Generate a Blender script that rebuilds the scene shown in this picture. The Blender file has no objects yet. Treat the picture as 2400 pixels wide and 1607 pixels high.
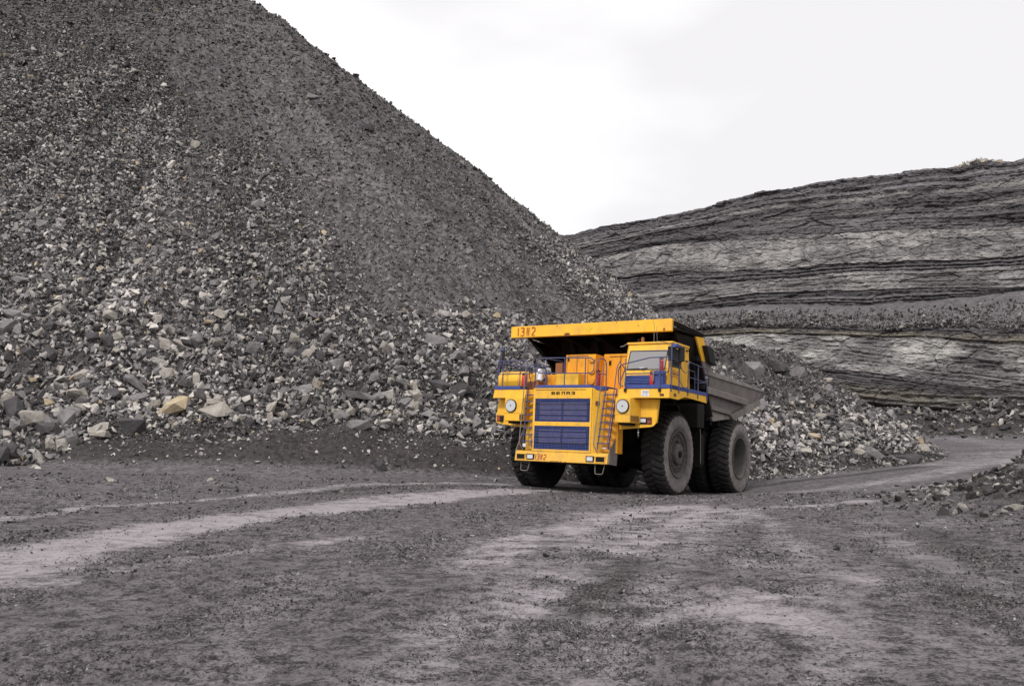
import bpy, bmesh, math, random
import numpy as np
from mathutils import Matrix, Vector
random.seed(7); rng = np.random.default_rng(11)
S = bpy.context.scene; COL = S.collection
R = math.radians
# ------------------------------------------------------------------ camera
FPX = 2077.7; PITCH = math.atan(196.5/FPX); EYE = 1.6
cd = bpy.data.cameras.new('camera'); cam = bpy.data.objects.new('camera', cd); COL.objects.link(cam)
cd.sensor_width = 36; cd.lens = 36*FPX/2400; cd.clip_end = 5000; cd.clip_start = .1
cam.location = (0, 0, EYE); cam.rotation_euler = (math.pi/2+PITCH, 0, 0); S.camera = cam
# ------------------------------------------------------------------ sky: overcast
w = bpy.data.worlds.new('World'); S.world = w; w.use_nodes = True
N = w.node_tree.nodes; L = w.node_tree.links; N.clear()
out = N.new('ShaderNodeOutputWorld'); mix = N.new('ShaderNodeMixShader')
sky = N.new('ShaderNodeTexSky'); sky.sky_type = 'NISHITA'; sky.sun_disc = False
sky.sun_elevation = R(52); sky.sun_rotation = R(205)
b1 = N.new('ShaderNodeBackground'); b1.inputs[1].default_value = .08; L.new(sky.outputs[0], b1.inputs[0])
tc = N.new('ShaderNodeTexCoord'); mp = N.new('ShaderNodeMapping'); mp.inputs['Scale'].default_value = (1.1, 1.0, 2.6)
mp.inputs['Rotation'].default_value = (0, R(28), R(10)); mp.inputs['Location'].default_value = (.35, .2, .62)
L.new(tc.outputs['Generated'], mp.inputs[0])
nz = N.new('ShaderNodeTexNoise'); nz.inputs['Scale'].default_value = 1.5; nz.inputs['Detail'].default_value = 5; nz.inputs['Roughness'].default_value = .42
L.new(mp.outputs[0], nz.inputs['Vector'])
rp = N.new('ShaderNodeValToRGB'); L.new(nz.outputs[0], rp.inputs[0])
rp.color_ramp.elements[0].position = .40; rp.color_ramp.elements[0].color = (.70, .685, .695, 1)
rp.color_ramp.elements[1].position = .60; rp.color_ramp.elements[1].color = (1.03, 1.015, 1.005, 1)
b2 = N.new('ShaderNodeBackground'); b2.inputs[1].default_value = SKYS = .84; L.new(rp.outputs[0], b2.inputs[0])
mix.inputs[0].default_value = .95; L.new(b1.outputs[0], mix.inputs[1]); L.new(b2.outputs[0], mix.inputs[2]); L.new(mix.outputs[0], out.inputs[0])
sd = bpy.data.lights.new('sun', 'SUN'); sd.energy = 1.5; sd.angle = R(10); sd.color = (1, .965, .93)
sun = bpy.data.objects.new('sun', sd); COL.objects.link(sun)
sun.rotation_euler = Vector((.40, .72, -.86)).to_track_quat('-Z', 'Y').to_euler()
S.view_settings.view_transform = 'Standard'; S.view_settings.look = 'None'; S.view_settings.exposure = .68; S.view_settings.gamma = 1
S.cycles.max_bounces = 6; S.cycles.diffuse_bounces = 3

# ------------------------------------------------------------------ noise
_pr = np.random.default_rng(5); PT = np.tile(_pr.permutation(1024), 2).astype(np.int32)
_g = _pr.normal(size=(1024, 3)); GT = (_g/np.linalg.norm(_g, axis=1)[:, None]).astype(np.float32)
def _h(ix, iy, iz): return PT[(PT[(PT[ix & 1023]+iy) & 1023]+iz) & 1023]
def perlin(x, y, z=0.0):
    x = np.asarray(x, np.float32); y = np.asarray(y, np.float32); z = np.asarray(z, np.float32)
    if x.shape != y.shape: x, y = np.broadcast_arrays(x, y)
    flat = z.ndim == 0
    X = np.floor(x); Y = np.floor(y); Z = np.floor(z); fx, fy, fz = x-X, y-Y, z-Z
    X = X.astype(np.int32); Y = Y.astype(np.int32); Z = Z.astype(np.int32)
    u, v, t = [f*f*f*(f*(f*6-15)+10) for f in (fx, fy, fz)]
    r = 0
    for a in (0, 1):
        pa = PT[(X+a) & 1023]; wa = u if a else 1-u
        for b in (0, 1):
            pb = PT[(pa+Y+b) & 1023]; wb = wa*(v if b else 1-v)
            for c in ((0,) if flat else (0, 1)):
                g = GT[PT[(pb+Z+c) & 1023]]
                dz = (fz-c)
                r = r+(g[..., 0]*(fx-a)+g[..., 1]*(fy-b)+g[..., 2]*(0 if flat else dz))*(wb if flat else wb*(t if c else 1-t))
    return r*1.55
def fbm(x, y, z=0.0, o=4, gain=.5):
    s = 0; a = 1
    for i in range(o):
        s = s+a*perlin(np.asarray(x)*2**i+i*17.3, np.asarray(y)*2**i+i*5.1, np.asarray(z)*2**i); a *= gain
    return s
WR = _pr.random((1024, 3))
def worley(x, y, z=0.0):
    """cell value (0..1) and F2-F1 distance"""
    x, y, z = np.broadcast_arrays(np.asarray(x, float), np.asarray(y, float), np.asarray(z, float))
    X = np.floor(x).astype(np.int32); Y = np.floor(y).astype(np.int32)
    f1 = np.full(x.shape, 9.); f2 = f1.copy(); val = np.zeros(x.shape)
    zi = np.floor(z).astype(np.int32)
    for a in (-1, 0, 1):
        for b in (-1, 0, 1):
            h = _h(X+a, Y+b, zi)
            px = X+a+WR[h, 0]; py = Y+b+WR[h, 1]
            d = np.hypot(px-x, py-y); v = WR[h, 2]
            n = d < f1
            f2 = np.where(n, f1, np.minimum(f2, d)); val = np.where(n, v, val); f1 = np.where(n, d, f1)
    return val, f2-f1
def sstep(a, b, x):
    t = np.clip((np.asarray(x, float)-a)/(b-a), 0, 1); return t*t*(3-2*t)

# ------------------------------------------------------------------ materials
def mat(name, col, rough=.6, metal=0., nscale=0., namt=0., bump=0., bscale=8., spec=.5, attr=None, dirt=None, dscale=1.2, damt=.5, coat=0., zdirt=False):
    m = bpy.data.materials.new(name); m.use_nodes = True; nt = m.node_tree; n = nt.nodes; l = nt.links
    p = n['Principled BSDF']; p.inputs['Base Color'].default_value = (*col, 1); p.inputs['Roughness'].default_value = rough
    p.inputs['Metallic'].default_value = metal; p.inputs['Specular IOR Level'].default_value = spec; p.inputs['Coat Weight'].default_value = coat
    tc = n.new('ShaderNodeTexCoord'); c = None
    if attr:
        a = n.new('ShaderNodeAttribute'); a.attribute_name = attr; c = a.outputs['Color']
    if namt:
        z = n.new('ShaderNodeTexNoise'); z.inputs['Scale'].default_value = nscale; z.inputs['Detail'].default_value = 6; z.inputs['Roughness'].default_value = .65
        l.new(tc.outputs['Object'], z.inputs['Vector'])
        r = n.new('ShaderNodeMapRange'); r.inputs['From Min'].default_value = .3; r.inputs['From Max'].default_value = .7
        r.inputs['To Min'].default_value = 1-namt; r.inputs['To Max'].default_value = 1+namt; l.new(z.outputs[0], r.inputs['Value'])
        mx = n.new('ShaderNodeVectorMath'); mx.operation = 'SCALE'
        if c: l.new(c, mx.inputs[0])
        else: mx.inputs[0].default_value = col
        l.new(r.outputs[0], mx.inputs['Scale']); c = mx.outputs[0]
    if dirt:
        z = n.new('ShaderNodeTexNoise'); z.inputs['Scale'].default_value = dscale; z.inputs['Detail'].default_value = 9; z.inputs['Roughness'].default_value = .72
        mpp = n.new('ShaderNodeMapping'); mpp.inputs['Scale'].default_value = (1, 1, .45); l.new(tc.outputs['Object'], mpp.inputs[0]); l.new(mpp.outputs[0], z.inputs['Vector'])
        r = n.new('ShaderNodeMapRange'); r.inputs['From Min'].default_value = .46; r.inputs['From Max'].default_value = .72
        r.inputs['To Max'].default_value = damt; l.new(z.outputs[0], r.inputs['Value'])
        fac = r.outputs[0]
        if zdirt:   # mud thrown up by the wheels: thicker on the low panels
            sx = n.new('ShaderNodeSeparateXYZ'); l.new(tc.outputs['Object'], sx.inputs[0])
            zr = n.new('ShaderNodeMapRange'); zr.inputs['From Min'].default_value = 2.6; zr.inputs['From Max'].default_value = 1.0; zr.inputs['To Max'].default_value = .55; l.new(sx.outputs['Z'], zr.inputs['Value'])
            z2 = n.new('ShaderNodeTexNoise'); z2.inputs['Scale'].default_value = 5; z2.inputs['Detail'].default_value = 8; z2.inputs['Roughness'].default_value = .75; l.new(tc.outputs['Object'], z2.inputs['Vector'])
            q1 = n.new('ShaderNodeMath'); q1.operation = 'MULTIPLY'; l.new(zr.outputs[0], q1.inputs[0]); l.new(z2.outputs[0], q1.inputs[1])
            q2 = n.new('ShaderNodeMath'); q2.operation = 'ADD'; q2.use_clamp = True; l.new(q1.outputs[0], q2.inputs[0]); l.new(fac, q2.inputs[1]); fac = q2.outputs[0]
        mx = n.new('ShaderNodeMix'); mx.data_type = 'RGBA'; l.new(fac, mx.inputs[0])
        if c: l.new(c, mx.inputs[6])
        else: mx.inputs[6].default_value = (*col, 1)
        mx.inputs[7].default_value = (*dirt, 1); c = mx.outputs[2]
        rr = n.new('ShaderNodeMapRange'); rr.inputs['To Min'].default_value = rough; rr.inputs['To Max'].default_value = .9; l.new(r.outputs[0], rr.inputs['Value']); l.new(rr.outputs[0], p.inputs['Roughness'])
    if c: l.new(c, p.inputs['Base Color'])
    if bump:
        z = n.new('ShaderNodeTexNoise'); z.inputs['Scale'].default_value = bscale; z.inputs['Detail'].default_value = 7; z.inputs['Roughness'].default_value = .65
        l.new(tc.outputs['Object'], z.inputs['Vector'])
        b = n.new('ShaderNodeBump'); b.inputs['Strength'].default_value = 1; b.inputs['Distance'].default_value = bump
        l.new(z.outputs[0], b.inputs['Height']); l.new(b.outputs[0], p.inputs['Normal'])
    return m
M = {
 'yellow': mat('yellow_paint', (.86, .465, .032), .5, namt=.07, zdirt=True, nscale=3, dirt=(.40, .25, .10), dscale=2.1, damt=.62, spec=.35),
 'yellow2': mat('yellow_cabinet_paint', (.78, .33, .018), .55, namt=.08, nscale=3, dirt=(.30, .14, .04), dscale=2.6, damt=.7, spec=.3),
 'blue': mat('blue_paint', (.030, .056, .235), .5, dirt=(.12, .12, .16), dscale=4, damt=.5),
 'rail': mat('rail_blue_grey_paint', (.045, .055, .15), .5, dirt=(.13, .12, .13), dscale=5, damt=.6),
 'core': mat('brown_radiator_core', (.13, .10, .12), .8, namt=.3, nscale=6),
 'slat': mat('slat_blue_paint', (.09, .14, .42), .5),
 'red': mat('red_extinguisher', (.55, .035, .025), .4, dirt=(.25, .08, .06), damt=.3),
 'dark': mat('dark_greasy_steel', (.014, .013, .012), .75, namt=.35, nscale=2, spec=.15),
 'black': mat('black_rubber_trim', (.012, .012, .013), .6, spec=.3),
 'tyre': mat('tyre_rubber_dusty', (.05, .046, .045), .9, namt=.4, nscale=3.2, bump=.01, bscale=30, spec=.15, attr='col'),
 'body': mat('dusty_worn_grey_steel', (.195, .172, .160), .8, namt=.2, nscale=1.7, dirt=(.10, .088, .08), dscale=1.3, damt=.75, bump=.006, bscale=14, spec=.25),
 'rimm': mat('dusty_rim_steel', (.085, .08, .075), .75, namt=.3, nscale=4, dirt=(.16, .13, .1), damt=.5, spec=.25),
 'glass': mat('windscreen_glass', (.23, .222, .225), .1, spec=.9, coat=.5),
 'dglass': mat('dark_side_glass', (.012, .013, .014), .06, spec=.8),
 'lamp': mat('lamp_glass', (.55, .56, .57), .14, metal=.35, spec=.9, coat=.6),
 'lampr': mat('lamp_reflector', (.62, .62, .62), .34, metal=.85),
 'orange': mat('orange_lens', (.30, .05, .02), .3),
 'white': mat('white_plate', (.72, .72, .74), .5),
 'num': mat('rust_red_numbers', (.38, .08, .02), .7),
 'ink': mat('dark_plate_ink', (.09, .09, .11), .7),
 'brownm': mat('brown_vent_mesh', (.10, .045, .02), .8),
 'green': mat('yellow_green_mark', (.72, .46, .02), .6),
 'skin': mat('rust_patch', (.24, .09, .03), .8),
}
def glassy(name, base, alpha=.35):
    return M[name]

# ------------------------------------------------------------------ object helpers
def tag(o, label=None, cat=None, group=None, kind=None):
    if label: o['label'] = label
    if cat: o['category'] = cat
    if group: o['group'] = group
    if kind: o['kind'] = kind
    return o
def npmesh(name, V, faces_flat, loop_tot, m, parent=None, smooth=False, col=None, extra=None):
    me = bpy.data.meshes.new(name); V = np.asarray(V, np.float32)
    me.vertices.add(len(V)); me.vertices.foreach_set('co', V.ravel())
    faces_flat = np.asarray(faces_flat, np.int32); loop_tot = np.asarray(loop_tot, np.int32)
    me.loops.add(len(faces_flat)); me.loops.foreach_set('vertex_index', faces_flat)
    me.polygons.add(len(loop_tot)); st = np.zeros(len(loop_tot), np.int32); st[1:] = np.cumsum(loop_tot)[:-1]
    me.polygons.foreach_set('loop_start', st); me.polygons.foreach_set('loop_total', loop_tot)
    me.polygons.foreach_set('use_smooth', np.full(len(loop_tot), smooth))
    me.update(calc_edges=True)
    if col is not None:
        a = me.color_attributes.new('col', 'FLOAT_COLOR', 'POINT'); c = np.ones((len(V), 4), np.float32); c[:, :3] = col; a.data.foreach_set('color', c.ravel())
    for k, v in (extra or {}).items():
        a = me.attributes.new(k, 'FLOAT', 'POINT'); a.data.foreach_set('value', np.asarray(v, np.float32))
    me.materials.append(m); o = bpy.data.objects.new(name, me); COL.objects.link(o); o.parent = parent
    return o
def grid_faces(nr, nc, keep=None):
    i = np.arange(nr-1)[:, None]*nc+np.arange(nc-1)[None]
    q = np.stack([i, i+1, i+nc+1, i+nc], -1)
    if keep is not None:
        k = keep.reshape(nr, nc); kk = k[:-1, :-1] | k[1:, :-1] | k[:-1, 1:] | k[1:, 1:]
        q = q[kk]
    return q.reshape(-1, 4)

# ------------------------------------------------------------------ terrain functions
def pray(px, py):
    """unit-forward ray of a photograph pixel (2400 wide), to read places off the photograph"""
    a = (px-1200)/FPX; b = (803.5-py)/FPX; cp, sp = math.cos(PITCH), math.sin(PITCH)
    return np.array([a, cp-b*sp, sp+b*cp])
TF = np.array([-.546, -.8362, .0515]); TL = np.array([.8367, -.5474, -.0166]); TU = np.array([.0421, .034, .9985]); TO = np.array([3.3845, 33.8577, -.8148])
def tloc(x, y, z): return TO+x*TF+y*TL+z*TU
GP = [(0, 0, 0), (0, 3, 0), (-4, 8, -.03), (4, 8, -.08), (0, 14, -.2), (-9, 16, -.05), (9, 16, -.25), (0, 22, -.42), (-12, 24, -.1), (12, 24, -.45),
 (-20, 35, .1), (-10.7, 38, 0), (-1.5, 39.5, -.5), (12.9, 46, -.9), (28, 62, -.1), (49, 85, .5), (23, 40, -.1), (18, 50, -.75), (36, 64, .1), (17, 30, -.35),
 (60, 70, .9), (90, 110, 1.5), (70, 130, 1.5), (0, 150, 1), (-60, 60, 1), (-60, 10, .5), (60, 10, .4), (60, -30, 0), (-60, -30, 0), (0, -20, 0), (0, 230, 2), (200, 100, 3), (-200, 100, 3),
 (200, -80, 2), (-200, -80, 2), (-6, 30, -.3), (13, 38, -.75)]
GP += [tuple(tloc(*q)) for q in ((0, 2.7, 0), (0, -2.7, 0), (-5.3, 3.1, 0), (-5.3, -3.1, 0), (2.5, 0, 0))]
GP = np.array(GP)
def _phi(r): return r
_A = _phi(np.hypot(GP[:, None, 0]-GP[None, :, 0], GP[:, None, 1]-GP[None, :, 1]))
_n = len(GP); _K = np.zeros((_n+3, _n+3)); _K[:_n, :_n] = -_A; _K[:_n, _n] = 1; _K[_n, :_n] = 1
_K[:_n, _n+1] = GP[:, 0]; _K[:_n, _n+2] = GP[:, 1]; _K[_n+1, :_n] = GP[:, 0]; _K[_n+2, :_n] = GP[:, 1]
_W = np.linalg.solve(_K, np.r_[GP[:, 2], 0, 0, 0])
def gbase(x, y):
    s = _W[_n]+_W[_n+1]*x+_W[_n+2]*y
    for i in range(_n): s = s-_W[i]*np.sqrt((x-GP[i, 0])**2+(y-GP[i, 1])**2+2.0)
    return s
def bump2(x, y, cx, cy, rx, ry, a=0):
    c, s = math.cos(a), math.sin(a); dx, dy = x-cx, y-cy
    return np.exp(-(((dx*c+dy*s)/rx)**2+((-dx*s+dy*c)/ry)**2))
def seg_d(x, y, a, b):
    ax, ay = a; bx, by = b; L2 = (bx-ax)**2+(by-ay)**2
    t = np.clip(((x-ax)*(bx-ax)+(y-ay)*(by-ay))/L2, 0, 1)
    return np.hypot(x-ax-t*(bx-ax), y-ay-t*(by-ay)), t
BERM = [(-26, 32.5), (-16.5, 36.2), (-13.5, 37.4), (-9.8, 38.0), (-6.2, 38.6), (-3, 39.2), (-.4, 40.0)]; BW = [0, .75, 1, .95, .9, 1.0]
def ground_z(x, y):
    x = np.asarray(x, float); y = np.asarray(y, float)
    z = gbase(x, y)
    z = z+.05*fbm(x*.35, y*.35, 1.5, 3)
    # rubble mound on the right of the road, and the one at the foot of the cliff
    z = z+1.5*bump2(x, y, 16.0, 23.4, 3.2, 4.6, -.35)*(1+.35*fbm(x*.7, y*.7, 3.3, 3))+.9*bump2(x, y, 22, 26, 5, 6)
    d, t = seg_d(x, y, (34, 99), (62, 92)); z = z+np.clip(2.6*np.exp(-(d/5.5)**2)*(1+.45*fbm(x*.25, y*.25, 9.1, 4)), -.1, 9)
    d, t = seg_d(x, y, (62, 92), (85, 80)); z = z+2.0*np.exp(-(d/6)**2)
    dd, tt = seg_d(x, y, (-24, 31.5), (-5, 35.6)); z = z+.13*np.exp(-(dd/.45)**2)*np.clip(.4+1.2*perlin(x*.3, y*.3, 3.), 0, 1.4)
    dd, tt = seg_d(x, y, (-22, 30.2), (-12, 33.2)); z = z+.10*np.exp(-(dd/.35)**2)*np.clip(.4+1.2*perlin(x*.35, y*.3, 5.), 0, 1.4)
    # graded windrow of fines along the toe of the heap
    for i in range(len(BERM)-1):
        d, t = seg_d(x, y, BERM[i], BERM[i+1])
        z = np.maximum(z, gbase(x, y)+(1.45+1.0*perlin(x*.33, y*.2, 8.8)+.22*fbm(x*.7, y*.9, 2.8, 4))*BW[i]*np.exp(-(d/1.7)**2)*(1 if i else 0))
    return z
HX, HY, HR, HK, HS = -38., 108., 81.25, .74, 1.15
def heap_z(x, y):
    x = np.asarray(x, float); y = np.asarray(y, float)
    wx = x+2.2*fbm(x*.03, y*.03, 4.2, 3); wy = y+2.0*fbm(x*.03+9, y*.03, 6.2, 3)
    r = np.where(wx > HX, np.hypot((wx-HX)*HS, wy-HY), np.abs(wy-HY))
    cone = HK*(HR-r)
    plane = .75*(wy-(35.2+.21*(wx+20)))*.979
    h = np.minimum(cone, plane)-.15*np.exp(-((cone-plane)/3)**2)
    # low dump bench behind the truck
    d, t = seg_d(wx, wy, (-10, 51.8), (15.3, 60.6))
    lo = .77*(13.3-d)
    lo = np.minimum(lo, 6.5+.5*fbm(x*.2, y*.2, 2.2, 3)+.9*bump2(x, y, 12.5, 57.5, 2.2, 2.2)) 
    lo = lo-.25*sstep(0, 3, lo)
    h = np.maximum(h, lo)
    return h
def heap_d(x, y, h):
    """finer relief: gullies running down the slope, lumps"""
    a = np.arctan2((y-HY), (x-HX))
    g = .55*fbm(a*30, h*.05, 7.7, 3)*np.clip((np.hypot(x-HX, y-HY)-8)/35, 0, 1)+.55*fbm(x*.22, y*.22, h*.22, 3)+.22*fbm(x*.9, y*.9, h*.9, 3)
    return g*sstep(-.5, 4, h)+.10*fbm(x*1.5, y*1.5, 3, 3)
def heap_full(x, y):
    h = heap_z(x, y); return h+heap_d(x, y, h)
def surf_z(x, y): return np.maximum(ground_z(x, y), heap_full(x, y))
def hit(px, py, fn=surf_z, t0=3., t1=260.):
    """distance along the ray of a photograph pixel at which it meets the terrain"""
    w_ = pray(px, py); t = np.geomspace(t0, t1, 900); z = fn(t*w_[0], t*w_[1])-(EYE+t*w_[2])
    i = int(np.argmax(z > 0)) or len(t)-1
    t = np.linspace(t[i-1], t[i], 60); z = fn(t*w_[0], t*w_[1])-(EYE+t*w_[2]); i = int(np.argmax(z > 0)); t = t[i]
    return np.array([t*w_[0], t*w_[1], EYE+t*w_[2]])
def polar(az0, az1, naz, rs):
    az = np.radians(np.linspace(az0, az1, naz)) if naz else az0
    A, Rr = np.meshgrid(az, rs); return Rr*np.sin(A), Rr*np.cos(A)
# ================================================================== GROUND
azs = np.radians(np.unique(np.r_[np.linspace(-180, -50, 40), np.linspace(-50, -33, 60), np.linspace(-33, 33, 760), np.linspace(33, 50, 60), np.linspace(50, 180, 40)]))
rs = np.unique(np.r_[np.linspace(.05, 4, 12), np.geomspace(4, 60, 820), np.geomspace(60, 320, 140), np.geomspace(320, 3000, 14)])
A_, R_ = np.meshgrid(azs, rs); X = R_*np.sin(A_); Y = R_*np.cos(A_)
Z = ground_z(X, Y)
# --- compacted pale wheel tracks and dark loose patches (curves on the plan, read off the photograph)
D = 1.0248
def world_curve(pts): return [hit(a*D, b*D, lambda x, y: gbase(x, y))[:2] for a, b in pts]
def band(pts, wid, soft=.6):
    c = world_curve(pts); best = np.full(X.shape, 1e3); along = np.zeros(X.shape); acc = 0; sw = np.zeros(X.shape)
    n = len(c)
    for i in range(n-1):
        d, t = seg_d(X, Y, c[i], c[i+1]); l = math.dist(c[i], c[i+1])
        m = d < best; best = np.where(m, d, best); along = np.where(m, acc+t*l, along)
        sw = np.where(m, wid[i]+(wid[i+1]-wid[i])*t, sw) if isinstance(wid, (list, tuple)) else wid; acc += l
    j = .35*fbm(X*.6, Y*.6, 5.5, 4)+.12*fbm(X*3, Y*3, 1.5, 2)
    q = best/sw+j
    return 1-sstep(1-soft*1.2, 1+soft, q)
dust = np.zeros(X.shape)
def add(v, k=1.0):
    global dust
    dust = dust+(k-dust)*v*1.0 if k > 0 else dust*(1+k*v)
add(band([(-300, 1370), (0, 1290), (250, 1235), (500, 1190), (750, 1162), (950, 1140), (1130, 1124), (1200, 1121)], [.95, .9, .85, .85, .9, 1.0, 1.1, 1.1]), 1.0); B1 = dust.copy()
add(band([(450, 1190), (700, 1160), (900, 1132), (1130, 1122)], .35), .65)
add(band([(-300, 1440), (0, 1365), (300, 1300), (600, 1255), (820, 1230)], .28), .45)
add(band([(0, 1185), (200, 1160), (450, 1143), (620, 1130), (800, 1110), (1000, 1104), (1150, 1108)], [.35, .3, .3, .4, .5, .45, .4]), .62)
add(band([(1090, 1300), (1200, 1255), (1330, 1210), (1440, 1178), (1560, 1160)], [.5, .7, .8, 1.0, 1.1]), .8)
add(band([(1440, 1260), (1510, 1215), (1600, 1190), (1640, 1165)], [.55, .7, .8, .8]), .8)
add(band([(1190, 1400), (1300, 1330), (1380, 1290)], .35), .5)
add(band([(1430, 1410), (1560, 1380), (1700, 1400), (1830, 1425)], [.4, .5, .45, .4]), .9)
add(band([(1590, 1370), (1740, 1360)], .35), .8)
add(band([(1360, 1372), (1440, 1388)], .2), .8)
add(band([(1740, 1290), (1900, 1310), (1960, 1330)], .4), .45)
add(band([(1990, 1215), (2060, 1250), (2140, 1290), (2250, 1330), (2400, 1370)], .35), .5)
add(band([(1735, 1090), (1850, 1069), (1960, 1056), (2060, 1050)], [.5, .7, .8, .8]), .85)
add(band([(1740, 1128), (1900, 1118), (2040, 1098), (2160, 1078), (2300, 1050), (2400, 1040)], [.6, .8, .9, .9, 1.2, 1.2]), .55)
add(band([(1780, 1160), (1960, 1152), (2080, 1130), (2200, 1112)], [.4, .6, .7, .6]), .6)
add(band([(2130, 998), (2230, 1008), (2342, 1020), (2450, 1035)], [2, 2.4, 2.6, 2.6]), .3)
add(band([(2180, 1060), (2300, 1035), (2400, 1030)], [2, 2, 2]), .3)
add(band([(780, 1640), (1000, 1480), (1120, 1370), (1240, 1290), (1400, 1215), (1560, 1168)], [.35, .3, .3, .35, .4, .4]), .34)
add(band([(1330, 1640), (1390, 1480), (1450, 1390), (1500, 1310), (1580, 1240), (1660, 1180)], [.22, .22, .25, .3, .35, .4]), .34)
add(band([(1900, 1640), (1930, 1440), (1880, 1330), (1800, 1240), (1740, 1180)], [.25, .25, .3, .3, .3]), .35)
dark = np.clip(band([(700, 1130), (900, 1112), (1120, 1112)], .3)*.7+band([(1430, 1290), (1390, 1340), (1350, 1400)], .3)*.6
 + band([(2020, 1145), (2120, 1130)], .9)*.8+band([(1750, 1110), (1900, 1092), (2100, 1068)], [.4, .5, .7])*.9+band([(2150, 1230), (2260, 1350)], .8)*.45, 0, 1)
dust = dust*(.78+.5*fbm(X*1.3, Y*1.3, 2.5, 4))
# broad tonal variation of the dirt, long streaks across
trk = world_curve([(-600, 1500), (0, 1290), (500, 1190), (950, 1140), (1200, 1121), (1600, 1125), (1900, 1112), (2300, 1050)])
dt_ = np.full(X.shape, 1e3); al_ = np.zeros(X.shape); ac = 0
for i in range(len(trk)-1):
    d, t = seg_d(X, Y, trk[i], trk[i+1]); l_ = math.dist(trk[i], trk[i+1]); m = d < dt_; dt_ = np.where(m, d, dt_); al_ = np.where(m, ac+t*l_, al_); ac += l_
tone = .25+.38*fbm(X*.10+2, Y*.32, 4.4, 5)+.2*fbm(X*.8, Y*.8, 7.1, 3)+.30*perlin(dt_*1.3+.3*perlin(X*.3, Y*.3), al_*.03, 2.)+.2*perlin(dt_*3.1, al_*.05, 7.)
inroad = 1-sstep(0, .32, ground_z(X, Y)-gbase(X, Y)-.10)
trk2 = world_curve([(700, 1700), (950, 1568), (1130, 1400), (1300, 1270), (1480, 1195), (1700, 1152), (2000, 1105), (2300, 1050)])
d2 = np.full(X.shape, 1e3); a2 = np.zeros(X.shape); ac = 0
for i in range(len(trk2)-1):
    d, t = seg_d(X, Y, trk2[i], trk2[i+1]); l_ = math.dist(trk2[i], trk2[i+1]); m = d < d2; d2 = np.where(m, d, d2); a2 = np.where(m, ac+t*l_, a2); ac += l_
lane = np.exp(-(d2/4.5)**2)
tone = tone+lane*(.10+.55*perlin(d2*1.15+.35*fbm(X*.25, Y*.25, 1., 2), a2*.04, 9.)+.25*perlin(d2*3.3, a2*.07, 4.))
tone = tone-.30*sstep(-1.5, -6, X)*(1-sstep(8, 12, Y))
dust = np.maximum(dust, B1*.0)*(.6+.4*B1+(.7-.4*B1)*sstep(-.35, .3, fbm(X*1.0, Y*1.6, 6.5, 5, .65)))
def tread(dd, al, lanes):
    m = 0
    for c_, w_ in lanes: m = m+np.clip(1-((dd-c_)/w_)**2, 0, 1)*np.sign(np.sin(al*15+np.abs(dd-c_)*9))*sstep(-.2, .35, perlin(al*.22+c_, c_, 3.))
    return m
TR = (tread(dt_, al_, [(1.9, .45), (3.1, .4), (5.6, .45)])+tread(d2, a2, [(1.6, .42), (4.0, .45), (5.2, .4)])*(R_ > 6))*(1-sstep(24, 34, R_))
tone = tone+.16*TR
dust = np.clip(dust*inroad+.36*np.clip(tone, 0, 1)*inroad, 0, 1.1)
dark = np.clip(dark+.9*(1-inroad), 0, 1)
# --- relief: ruts, clods
near = 1-sstep(22, 45, R_)
cl = fbm(X*5, Y*6, .5, 3, .6)
loose = np.clip(1-dust*1.1, .12, 1)*np.clip(.75+.9*fbm(X*.45, Y*.6, 3.9, 3), .25, 1.6)
wv, wd = worley(X*9, Y*12+.6*cl)
wv2, wd2 = worley(X*22+3, Y*26)
Z = Z+near*loose*(.016*np.clip(cl, -.6, 1.5)+.026*sstep(.05, .5, wd)*(wv > .45)*wv+.012*wd2*(wv2 > .4))
Z = Z+.011*np.clip(TR, -1, 1)*near-.015*dust+.012*fbm(X*1.1, Y*1.1, 8.5, 3)
rut = np.sin(seg_d(X, Y, (2, 5), (10, 45))[0]*2.2+fbm(X*.3, Y*.3, 6.1, 2)*2)
Z = Z+.012*rut*near*inroad
gc = .5+.5*fbm(X*3.2, Y*4.2, 4.7, 4, .7)
cc = np.stack([dust, dark, np.clip(gc, 0, 1)], -1)
keep = None
GAZ, GRS, GDUST = azs.copy(), rs.copy(), dust.copy()
gm = mat('coal_dust_dirt', (.1, .1, .1), .95, spec=.2, attr='col'); nt = gm.node_tree; n = nt.nodes; l = nt.links
p = n['Principled BSDF']; at = [q for q in n if q.type == 'ATTRIBUTE'][0]; tcn = [q for q in n if q.type == 'TEX_COORD'][0]
sep = n.new('ShaderNodeSeparateColor'); l.new(at.outputs['Color'], sep.inputs[0])
def noise(sc, det=6, ro=.65, vec=None, scale=None):
    z = n.new('ShaderNodeTexNoise'); z.inputs['Scale'].default_value = sc; z.inputs['Detail'].default_value = det; z.inputs['Roughness'].default_value = ro
    if scale:
        q = n.new('ShaderNodeMapping'); q.inputs['Scale'].default_value = scale; l.new(tcn.outputs['Object'], q.inputs[0]); l.new(q.outputs[0], z.inputs['Vector'])
    else: l.new(tcn.outputs['Object'], z.inputs['Vector'])
    return z.outputs[0]
def mrange(v, a, b, c=0., d=1.):
    r = n.new('ShaderNodeMapRange'); r.inputs['From Min'].default_value = a; r.inputs['From Max'].default_value = b; r.inputs['To Min'].default_value = c; r.inputs['To Max'].default_value = d; l.new(v, r.inputs['Value']); return r.outputs[0]
def math2(op, a, b):
    q = n.new('ShaderNodeMath'); q.operation = op
    for i, v in enumerate((a, b)):
        if isinstance(v, (int, float)): q.inputs[i].default_value = v
        else: l.new(v, q.inputs[i])
    return q.outputs[0]
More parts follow.
